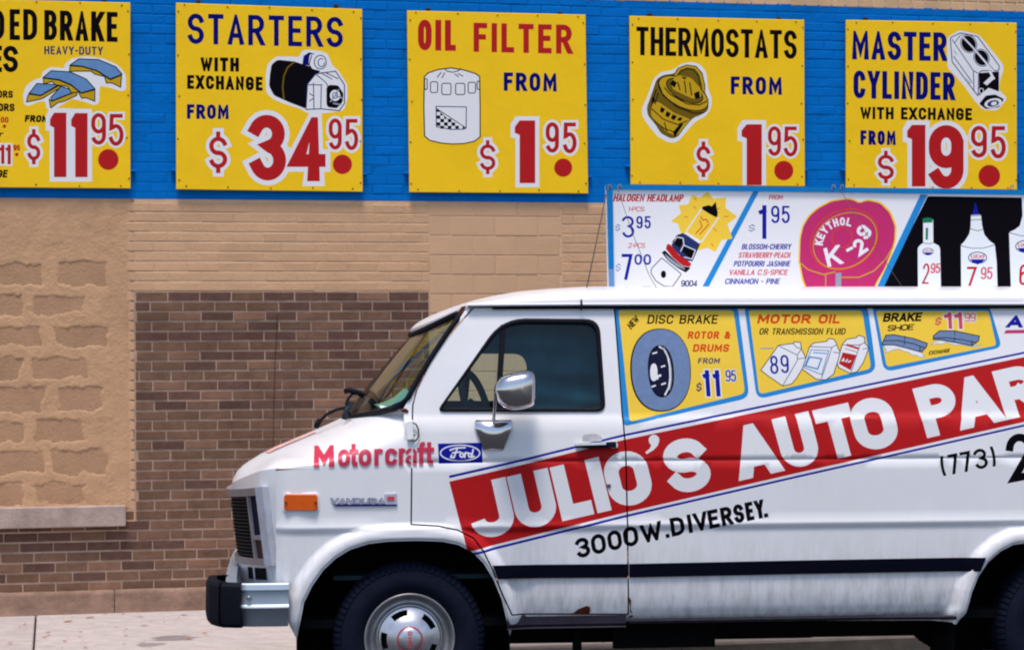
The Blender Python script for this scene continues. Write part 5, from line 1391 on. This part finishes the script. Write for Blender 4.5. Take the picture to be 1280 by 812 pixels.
def hd_(px, dep): u, z = vpx(px[0], px[1], C_.y+dep); return Vector((u, C_.y+dep, z))
prof_ = [(617,489),(619,480),(625,471),(636,466.5),(652,463.5),(663,462.5),(668.5,466),(670.5,475),(670,500),(667.5,507),(655,511),(641,512.5),(629,509),(621,501)]
cen = Vector((643.5, 488))
rings = []
for k, dp in ((0.30, -.088), (.62, -.082), (.85, -.066), (.97, -.035), (1.0, .0), (.98, .05), (.93, .07)):
    c_ = cen + Vector((4, -1))*(1-k)
    rings.append([hd_((c_.x+(x-cen.x)*k, c_.y+(y-cen.y)*k), dp) for x, y in rpoly(prof_, 4, 2)])
m_ = MB(); nn = len(rings[0]); m_.add([p for r in rings for p in r], [tuple(range(nn))] + [(i*nn+(j+1) % nn, i*nn+j, (i+1)*nn+j, (i+1)*nn+(j+1) % nn) for i in range(len(rings)-1) for j in range(nn)])
mh = m_.build('mirror_head', M['chrome'], brk, smooth=True)
m_ = MB(); m_.add(rings[-1], [tuple(range(nn))[::-1]]); m_.build('mirror_glass', M['lensdk'], mh)
# ---- wipers
for pts in ([(470,512),(450,506),(436,492),(430,489)], [(440,505),(428,497)]): pass
def wv(x, y, d, lift=0): u, z = vpx(x, y, d); return Vector((u, d, z+lift))
m_ = MB(); m_.tube([wv(437,519,.55), wv(433,510,.56), wv(434,500,.58), wv(440,492,.60), wv(452,490,.62)], .008, 6); m_.tube([wv(430,489,.60), wv(437,487.5,.60), wv(448,490.5,.60), wv(455,495,.60)], .014, 6); m_.build('wiper', M['rubber'], van, smooth=True)
m_ = MB(); m_.tube([wv(432,509,.58), wv(420,512,.6), wv(408,518,.62), wv(399,527,.64), wv(394,534,.65)], .0075, 6); m_.tube([wv(400,524,.64), wv(395,534,.65)], .014, 6); m_.build('wiper', M['rubber'], van, smooth=True)
m_ = MB(); m_.tube([wv(430,524,.5), wv(433,513,.5), wv(436,508,.5)], .014, 6); m_.build('washer_nozzle', M['dash'], van, smooth=True)
m_ = MB(); p = roof(vpx(726, 378, .1)[0]-ur_n, -1); m_.tube([p + Vector((0, -.018, .02)), p + Vector((0, -.022, .0)), p + Vector((0, -.018, -.03))], .005, 6); m_.build('gutter_clip', M['iron'], van, smooth=True)
# ---- wheels
def wheel(u, far=False, rear=False):
    root = empty('wheel', None, van); root.location = (u, .0 if not far else W2, .352)
    if far: root.rotation_euler = (0, 0, math.pi)
    y0 = .045
    m_ = MB()
    m_.lathe([(.205, y0+.02), (.215, y0+.008), (.235, y0-.006), (.262, y0-.016), (.290, y0-.012), (.318, y0-.002), (.334, y0+.010), (.345, y0+.026), (.351, y0+.05), (.352, y0+.1), (.351, y0+.15), (.343, y0+.175), (.31, y0+.195), (.21, y0+.17)], 96)
    ty = m_.build('tyre', M['tyre'], root, smooth=True)
    m_ = MB()
    for k in range(72):
        a = 2*math.pi*k/72; b = a + .055; rr = [(.322, y0-.003), (.338, y0+.010), (.350, y0+.028), (.3545, y0+.05)]
        vs = []
        for (r, y) in rr:
            for q in (a, b): vs.append((r*math.cos(q), y-.004, r*math.sin(q)))
            for q in (b, a): vs.append(((r-.012)*math.cos(q), y+.008, (r-.012)*math.sin(q)))
        fs = []
        for i in range(3):
            for j in range(4): fs.append((i*4+j, i*4+(j+1) % 4, (i+1)*4+(j+1) % 4, (i+1)*4+j))
        fs += [(0,1,2,3), (15,14,13,12)]
        m_.add(vs, fs)
    tr = m_.build('tread', M['tyre'], ty); tr['kind'] = 'stuff'
    m_ = MB()
    m_.lathe([(.206, y0+.012), (.212, y0+.004), (.209, y0-.003), (.203, y0-.001), (.196, y0+.014), (.192, y0+.036), (.184, y0+.047), (.170, y0+.050), (.158, y0+.044), (.150, y0+.024), (.145, y0+.030), (.140, y0+.055), (.0, y0+.06)], 72)
    rm = m_.build('rim', M['steel'], root, smooth=True)
    # trim disc with five slots
    m_ = MB(); N = 80
    def isl(a):
        for c in (112, 40, -32, -104, 184):
            d = (math.degrees(a)-c+180) % 360-180
            if abs(d) < 17: return True
        return False
    rad = [(.060, y0-.012), (.075, y0-.008), (.092, y0+.000), (.106, y0+.010), (.122, y0+.018), (.133, y0+.024), (.143, y0+.028)]
    vs = []; fs = []
    for r, y in rad:
        for k in range(N): a = 2*math.pi*k/N; vs.append((r*math.cos(a), y, r*math.sin(a)))
    for i in range(len(rad)-1):
        for k in range(N):
            if i in (3, 4) and isl(2*math.pi*(k+.5)/N): continue
            fs.append((i*N+k, i*N+(k+1) % N, (i+1)*N+(k+1) % N, (i+1)*N+k))
    m_.add(vs, fs); dsc = m_.build('trim_disc', M['chrome'] if False else M['disc'], rm, smooth=True)
    m_ = MB(); m_.lathe([(.146, y0+.052), (.100, y0+.04), (.0, y0+.04)], 40); m_.build('slot_backing', M['dark'], rm)
    m_ = MB(); m_.lathe([(0, y0-.034), (.030, y0-.033), (.050, y0-.028), (.057, y0-.020), (.060, y0-.008)], 40); cp = m_.build('centre_cap', M['disc'], rm, smooth=True)
    m_ = MB(); m_.lathe([(.056, y0-.0235), (.059, y0-.0235), (.0605, y0-.018), (.0565, y0-.021)], 40); m_.build('cap_ring', M['rose'], rm)
    # letters run down the cap
    if not far:
        gs = rot(text('GMC', -.040, .040, .010, .020, .0042, 0, 0, 0, .006), 0, 0, -90)
        v, f, t = cdt([(p, 'a') for p in gs], (), 100000.0)
        mesh('cap_lettering', [(a, y0-.0345+.09*(a*a+b*b)*20*.1, -b) for a, b in v], f, M['rose'], rm)
    return root
M['disc'] = pbr('brushed_hub_steel', (.66, .65, .70, 1), .34, .85, .25, 18)
wheel(0); wheel(WB); wheel(0, True); wheel(WB, True)
# mirror the badge lettering of nothing else; rear end, out of the photograph
P = []
for z in (.5, .8, 1.17, 1.4, 1.86): P.append([Vector((URE+.03-.05*abs(q)**4, HC+q*(HC-prof(z)-.1*1.0), z)) for q in [-1,-.8,-.4,0,.4,.8,1]])
m_ = MB(); m_.grid(P); m_.build('rear_panel', M['paint'], van, smooth=True)
m_ = MB(); m_.box(URE+.03, URE+.15, .05, W2-.05, .45, .58, 0, .02); m_.build('rear_bumper', M['chromed'], van)
for y in (.12, W2-.22): m_ = MB(); m_.box(URE+.0, URE+.045, y, y+.1, .85, 1.1, 0, .01); m_.build('tail_lamp', M['red'], van)
# paper lying on the dashboard
pr_ = [ws(0.03, -.78) , ws(.03, -.50)]
pap = MB(); P = []
for i in range(9):
    d_ = .20+.34*i/8; k_ = i/8; P.append([Vector((vpx(x-9*k_, y, d_)[0], d_, vpx(x, y-4*k_, d_)[1]+.003*math.sin(i*1.7+x))) for x, y in ((476,509),(488,506),(501,500),(514,489))])
pap.grid(P); o = pap.build('paper_sheet', M['paper'], None, smooth=True); o.matrix_world = VM.copy(); tag(o, 'pale sheet of paper lying on the dashboard behind the windshield', 'paper')

# =================================================================== signboard standing on the van's roof
rs_d = .62
rc = [vpx(757.4, 232, rs_d), vpx(1292, 240, rs_d), vpx(1420, 240, rs_d)]
RM = VM @ Matrix.Translation((vpx(1090, 360, rs_d)[0], rs_d, 1.97))
rsign = tag(empty('roof_signboard', RM.copy()), 'long painted signboard standing on the van roof, pricing headlamps, fresheners and bottles', 'sign')
u00 = vpx(1090, 360, rs_d)[0]
TKN = .02
def rmap(x, y):
    u, z = vpx(x, y, rs_d); return u-u00, z-1.97
x1_ = 1420
cor = [rmap(757.2, 231.5), rmap(x1_, 240.5), rmap(x1_, 372), rmap(760, 372)]
m_ = MB(); m_.prism(cor, lambda p: (p[0], 0, p[1]), lambda p: (p[0], TKN, p[1])); m_.f = [f[::-1] for f in m_.f]
M['frameblue'] = pbr('blue_sign_frame', srgb(10, 120, 188), .6, 0, .12, 10)
m_.build('board', M['white'], rsign)
def fr_(px, name, mat='frameblue', a=-.012, b=.004):
    q = [rmap(x, y) for x, y in px]; m_ = MB(); m_.prism(q, lambda p: (p[0], a, p[1]), lambda p: (p[0], b, p[1])); o = m_.build(name, M[mat], rsign)
    import bmesh as _b
    bm = _b.new(); bm.from_mesh(o.data); _b.ops.recalc_face_normals(bm, faces=bm.faces); bm.to_mesh(o.data); bm.free(); return o
fr_([(757,230.5),(x1_,239.5),(x1_,245.5),(757,237)], 'frame_top')
fr_([(758.2,237.2),(765.5,237.3),(767,336),(760.5,336)], 'frame_side')
fr_([(760.5,336.2),(767,336.2),(768,372),(761.5,372)], 'worn_frame_end', 'slate')
k6 = lambda *p: sc(p, 4.741, 750, 220)
k7 = lambda *p: sc(p, 4.267, 980, 220)
g1 = [([(942,238),(949.5,238),(885,360),(877,360)], 'sky')]
g1 += L(text('HALOGEN HEADLAMP', 766.5, 853, 251.8, 9.2, 1.3, .006, .22, 0, 1.0), 'red') + L(text('1-PCS', 785, 805, 264.4, 6, .7, 0, .15), 'pink') + L(text('2-PCS', 785, 806, 310, 6.3, .7, 0, .15), 'pink')
g1 += L(text('$', 768.5, 774.5, 289, 9, .8, 0, .15), 'slate2') + L(text('3', 777.6, 792.8, 297, 27, 3, 0, 0), 'royal') + L(text('95', 795.5, 813.3, 285.6, 15.4, 2, 0, 0, 0, 2.6), 'royal')
g1 += L(text('$', 769, 775, 339.5, 10.5, .8, 0, .15), 'slate2') + L(text('7', 777, 790.5, 349.8, 32.5, 4, 0, 0), 'royal') + L(text('00', 793.3, 813.5, 330.8, 13, 2, 0, 0, 0, 2.6), 'royal')
g1 += L(text('9004', 851, 871, 358.2, 7.8, 1, 0, .12), 'navy2')
star = k6((635,92),(672,135),(748,126),(742,188),(815,240),(755,285),(785,372),(722,378),(682,452),(640,425),(560,445),(520,380),(475,330),(462,282),(418,268),(480,222),(465,175),(522,168),(545,108),(594,130))
g1 += [(rpoly(star, 1.5, 2), 'yellow2')] + lines_([k6((688,200),(708,192)), k6((735,240),(760,240)), k6((672,310),(690,325)), k6((500,240),(520,246)), k6((555,180),(568,192)), k6((660,400),(670,415)), k6((560,130),(570,145))], .6, 'orange')
g1 += [(k6((600,195),(700,250),(605,390),(515,325)), 'yellow2')] + lines_([k6((602,193),(512,325)), k6((702,248),(602,388))], 1.1, 'white') + [(rpoly(k6((602,195),(608,182),(645,172),(662,180),(686,152),(690,180),(698,215),(696,238),(688,245),(650,225)), .6, 2), 'black')]
g1 += lines_([k6((592,265),(605,300),(568,340)), k6((645,285),(592,345)), k6((598,242),(612,262),(628,255),(640,275))], .9, 'orange')
g1 += [(k6((510,330),(600,385),(578,408),(492,352)), 'white'), (rpoly(k6((490,338),(515,350),(590,402),(560,470),(548,505),(500,500),(425,420),(430,385),(460,352)), .8, 2), 'navy2')]
g1 += [(k6((452,365),(490,370),(485,410),(470,425),(435,400)), 'black'), (k6((492,415),(560,440),(550,480),(530,485),(485,445)), 'black')] + lines_([k6((430,400),(455,362),(492,368),(498,410),(565,440),(545,492),(500,480)), k6((495,410),(478,445))], .7, 'white') + L(stroke(k6((490,340),(455,352),(425,410)), .6), 'black') + L(stroke(k6((592,402),(545,505)), .6), 'black')
g1 += [(rpoly(k6((398,402),(415,405),(470,470),(525,505),(542,520),(532,538),(490,532),(430,482),(390,432)), .8, 2), 'red'), (rpoly(k6((385,440),(430,485),(490,535),(535,540),(530,552),(508,572),(460,545),(400,500),(365,452)), .8, 2), 'black'), (rpoly(k6((382,458),(440,505),(500,545),(505,556),(460,538),(400,495)), .5, 2), 'grey')]
cap = rpoly(k6((365,485),(482,580),(430,655),(378,652),(330,620),(302,575),(305,548)), 1, 2); g1 += [(cap, 'white')] + L(stroke(cap, .7, True), 'black') + [(e_(*k6((376,582))[0], 3.2, 4.6), 'black')]
g1 += L(text('FROM', 961, 978, 249.6, 6, .8, 0, .12), 'pink') + L(text('$', 935, 942.5, 290, 10, .8, 0, .2), 'slate2') + L(text('1', 948.3, 958, 298.5, 42, 5.2, 0, 0), 'royal') + L(text('95', 964, 987, 278.8, 21.5, 2.3, 0, 0, 0, 3), 'royal')
for s_, a, b, y, m in (('BLOSSOM-CHERRY',927,988,311.8,'royal'),('STRAWBERRY-PEACH',923,987,322.3,'pink'),('POTPOURRI JASMINE',917,987,333,'royal'),('VANILLA C.S-SPICE',911,984,343.8,'pink'),('CINNAMON - PINE',906,974,355,'royal'),('VELVET - ROSEWOOD',902,970,365.5,'pink')):
    g1 += L(text(s_, a, b, y, 7, .95, 0, .22, 0, .8), m)
# magenta disc
dk = [(80,330),(95,265),(128,210),(175,168),(250,128),(340,115),(375,122),(402,138),(450,122),(520,138),(572,190),(602,265),(598,345),(575,420),(540,505),(500,570),(470,640),(130,640),(95,560),(75,455)]
g1 += [(rpoly(k7(*dk), 4), 'yellow2'), (rpoly(k7(*[(320+(x-320)*.965, 360+(y-360)*.965) for x, y in dk]), 4), 'magenta')]
def ring_(cx, cy, rx, ry, deg, a0, a1, t, m):
    X_, Y_ = k7((cx, cy))[0]; return L(stroke(rot([ell(X_, Y_, rx/4.267, ry/4.267, a0, a1, 40)], X_, Y_, deg)[0], t), m)
g1 += ring_(320, 338, 190, 152, 30, 0, 360, .9, 'orange') + ring_(325, 345, 178, 140, 30, 0, 360, .8, 'gold') + ring_(308, 328, 54, 52, 30, 0, 360, .9, 'orange')
g1 += L(stroke(k7((82,460),(130,500),(210,525),(272,512)), 1), 'gold') + L(stroke(k7((310,540),(400,540),(480,505),(545,440),(580,380)), 1), 'gold') + L(stroke(k7((222,528),(222,600)), .9), 'gold') + [(k7((275,518),(305,515),(305,640),(275,640)), 'grey')]
def arct(s, cx, cy, r, a0, a1, h, w_, t):
    out = []
    for i, ch in enumerate(s):
        a = a0 + (a1-a0)*i/(len(s)-1); X_, Y_ = cx + r*math.cos(R(a)), cy - r*math.sin(R(a))
        ww = w_*(1.25 if ch == 'M' else .25 if ch in 'I-' and False else 1)
        g_ = glyph(ch, -ww/2, ww, h, t, t, 0); g_ = [[(p[0], -p[1]) for p in q] for q in g_]
        out += [[(X_+p[0], Y_+p[1]) for p in q] for q in rot(g_, 0, 0, a-90)]
    return out
X_, Y_ = k7((318,360))[0]
g1 += L(arct('KEYTHOL', X_-.5, Y_+3, 25.5, 172, 76, 10.2, 6.4, 2.3), 'white')
for ch, x, y, a, h, w_, t in (('K',234,486,14,24,19,4.6),('-',348,428,28,16,9,3.6),('2',405,428,35,20,13.6,4),('9',438,347,50,18.7,14,4)):
    g_ = glyph(ch, 0, w_, h, t, t, 0); g_ = [[(p[0], -p[1]) for p in q] for q in g_]; X2, Y2 = k7((x, y))[0]
    g1 += L([[(X2+p[0], Y2+p[1]) for p in q] for q in rot(g_, 0, 0, a)], 'white')
# black field with bottles
g1 += [([(1159.5,245.2),(x1_,249),(x1_,372),(1096,372)], 'black'), ([(1150.5,243),(1159.5,243.2),(1104,360),(1098,372),(1088.5,372),(1095.5,360)], 'sky')]
M['bottle'] = pbr('white_bottle_paint', srgb(232, 236, 240), .4)
def bottle(pts, m='bottle'): return [(rpoly(k7(*pts), 1.2, 2), m)]
g1 += bottle([(715,640),(713,385),(722,372),(742,356),(742,232),(795,232),(796,356),(826,372),(832,390),(838,640)]) + [(rpoly(k7((739,228),(765,221),(792,226),(792,248),(740,250)), .6, 2), 'green'), (k7((756,276),(769,276),(767,340),(755,340)), 'green')]
g1 += bottle([(945,640),(943,368),(965,345),(988,308),(995,272),(997,208),(1050,206),(1056,262),(1068,312),(1095,345),(1124,365),(1134,460),(1140,640)]) + [(k7((1004,206),(1012,175),(1020,138),(1030,172),(1038,202)), 'royal')]
g1 += bottle([(1212,640),(1200,300),(1232,285),(1258,265),(1272,210),(1268,110),(1330,110),(1335,250),(1400,300),(1400,640)])
g1 += bottle([(1500,640),(1495,330),(1540,290),(1545,150),(1600,150),(1605,290),(1650,330),(1655,640)])
g1 += lines_([k7((1000,212),(1050,210)), k7((998,235),(1053,232)), k7((990,280),(1030,292),(1060,285)), k7((945,372),(1000,385),(1060,385),(1122,368)), k7((742,356),(770,362),(797,356)), k7((1200,302),(1260,318),(1340,322))], .55, 'navy2')
for cx, cy, ww in ((768,405,58),(1032,440,98),(1285,380,100)):
    k = ww/98; X_, Y_ = k7((cx, cy))[0]
    g1 += L(stroke(ell(X_, Y_-1*k, 11.3*k, 7*k, 0, 340), .6*k+.2, True), 'navy2') + [([(X_-9.5*k, Y_+.8*k), (X_+9.5*k, Y_+.8*k), (X_+6*k, Y_+4.5*k), (X_, Y_+7.5*k), (X_-6*k, Y_+4.5*k)], 'royal')]
    if k > .5: g1 += L(text('LUCAS', X_-8.5*k, X_+8.5*k, Y_-.6*k, 4.6*k, .75*k, 0, .1, 0, .7*k), 'pink')
g1 += L(text('2', *[k7((x, 0))[0][0] for x in (736,770)], k7((0, 575))[0][1], 25.5, 1.9, 0, .06), 'red') + L(text('95', *[k7((x, 0))[0][0] for x in (780,830)], k7((0, 518))[0][1], 12.3, 1.3, 0, .1), 'pink')
g1 += L(text('7', *[k7((x, 0))[0][0] for x in (970,1022)], k7((0, 586))[0][1], 24, 3, 0, .06), 'red') + L(text('95', *[k7((x, 0))[0][0] for x in (1048,1110)], k7((0, 550))[0][1], 15, 1.6, 0, .05), 'pink') + L(text('6', *[k7((x, 0))[0][0] for x in (1252,1298)], k7((0, 582))[0][1], 26, 3, 0, .05), 'red')
# clip nothing: paint keeps inside the frame
def clipb(p, lim):   # keep the part above the hidden lower edge
    o = []
    for i in range(len(p)):
        A, B = p[i], p[(i+1) % len(p)]; ia, ib = A[1] <= lim, B[1] <= lim
        if ia: o.append(A)
        if ia != ib: s_ = (lim-A[1])/(B[1]-A[1]); o.append((A[0]+(B[0]-A[0])*s_, lim))
    return o
g1 = [(clipb(p, 371.5), m) for p, m in g1]; g1 = [(p, m) for p, m in g1 if len(p) > 2]
v, f, t = cdt([(cor, 'b')], (), 1000.0, [([rmap(x, y) for x, y in p], m) for p, m in g1], 'white'); ms = []
t = [k[1] for k in t]
for x in t:
    if x not in ms: ms.append(x)
used = sorted(set(i for q in f for i in q)); re_ = {i: k for k, i in enumerate(used)}
mesh('painted_face', [(v[i][0], -.001, v[i][1]) for i in used], [tuple(re_[i] for i in q) for q in f], [M[k] for k in ms], rsign, [ms.index(x) for x in t])
def wire(pts, parent, inv, name='guy_wire', r=.0016):
    m_ = MB(); m_.tube([inv @ p for p in pts], r, 5); return m_.build(name, M['cable'], parent, smooth=True)
RI = RM.inverted()
vp3 = lambda x, y, d: VM @ Vector((vpx(x, y, d)[0], d, vpx(x, y, d)[1]))
wire([vp3(757.5, 243, rs_d), vp3(748, 290, .5), vp3(733, 362, .35)], rsign, RI, 'guy_wire', .003)
wire([vp3(772, 236, rs_d-.02), vp3(790, 290, .45), vp3(812, 345, .3), vp3(822, 362, .25)], rsign, RI)
wire([vp3(1050, 236, rs_d-.02), vp3(1078, 285, .45), vp3(1127, 357, .25)], rsign, RI)
for x in (760, 772, 1039, 1050, 1262):
    m_ = MB(); a = vpx(x, 236, rs_d); m_.tube([Vector((a[0]-u00, -.012, a[1]-1.97-.01)), Vector((a[0]-u00, -.02, a[1]-1.97+.015)), Vector((a[0]-u00+.012, -.015, a[1]-1.97+.02)), Vector((a[0]-u00+.016, -.012, a[1]-1.97+.004))], .003, 5); m_.build('hook', M['steel'], rsign, smooth=True)
for x in (800, 1000, 1230, 1400):
    a = vpx(x, 365, rs_d)[0]-u00; m_ = MB(); m_.box(a-.02, a+.02, TKN, TKN+.03, .0, .5); m_.box(a-.02, a+.02, -.2, .35, .0, .03); m_.build('stand', M['iron'], rsign)
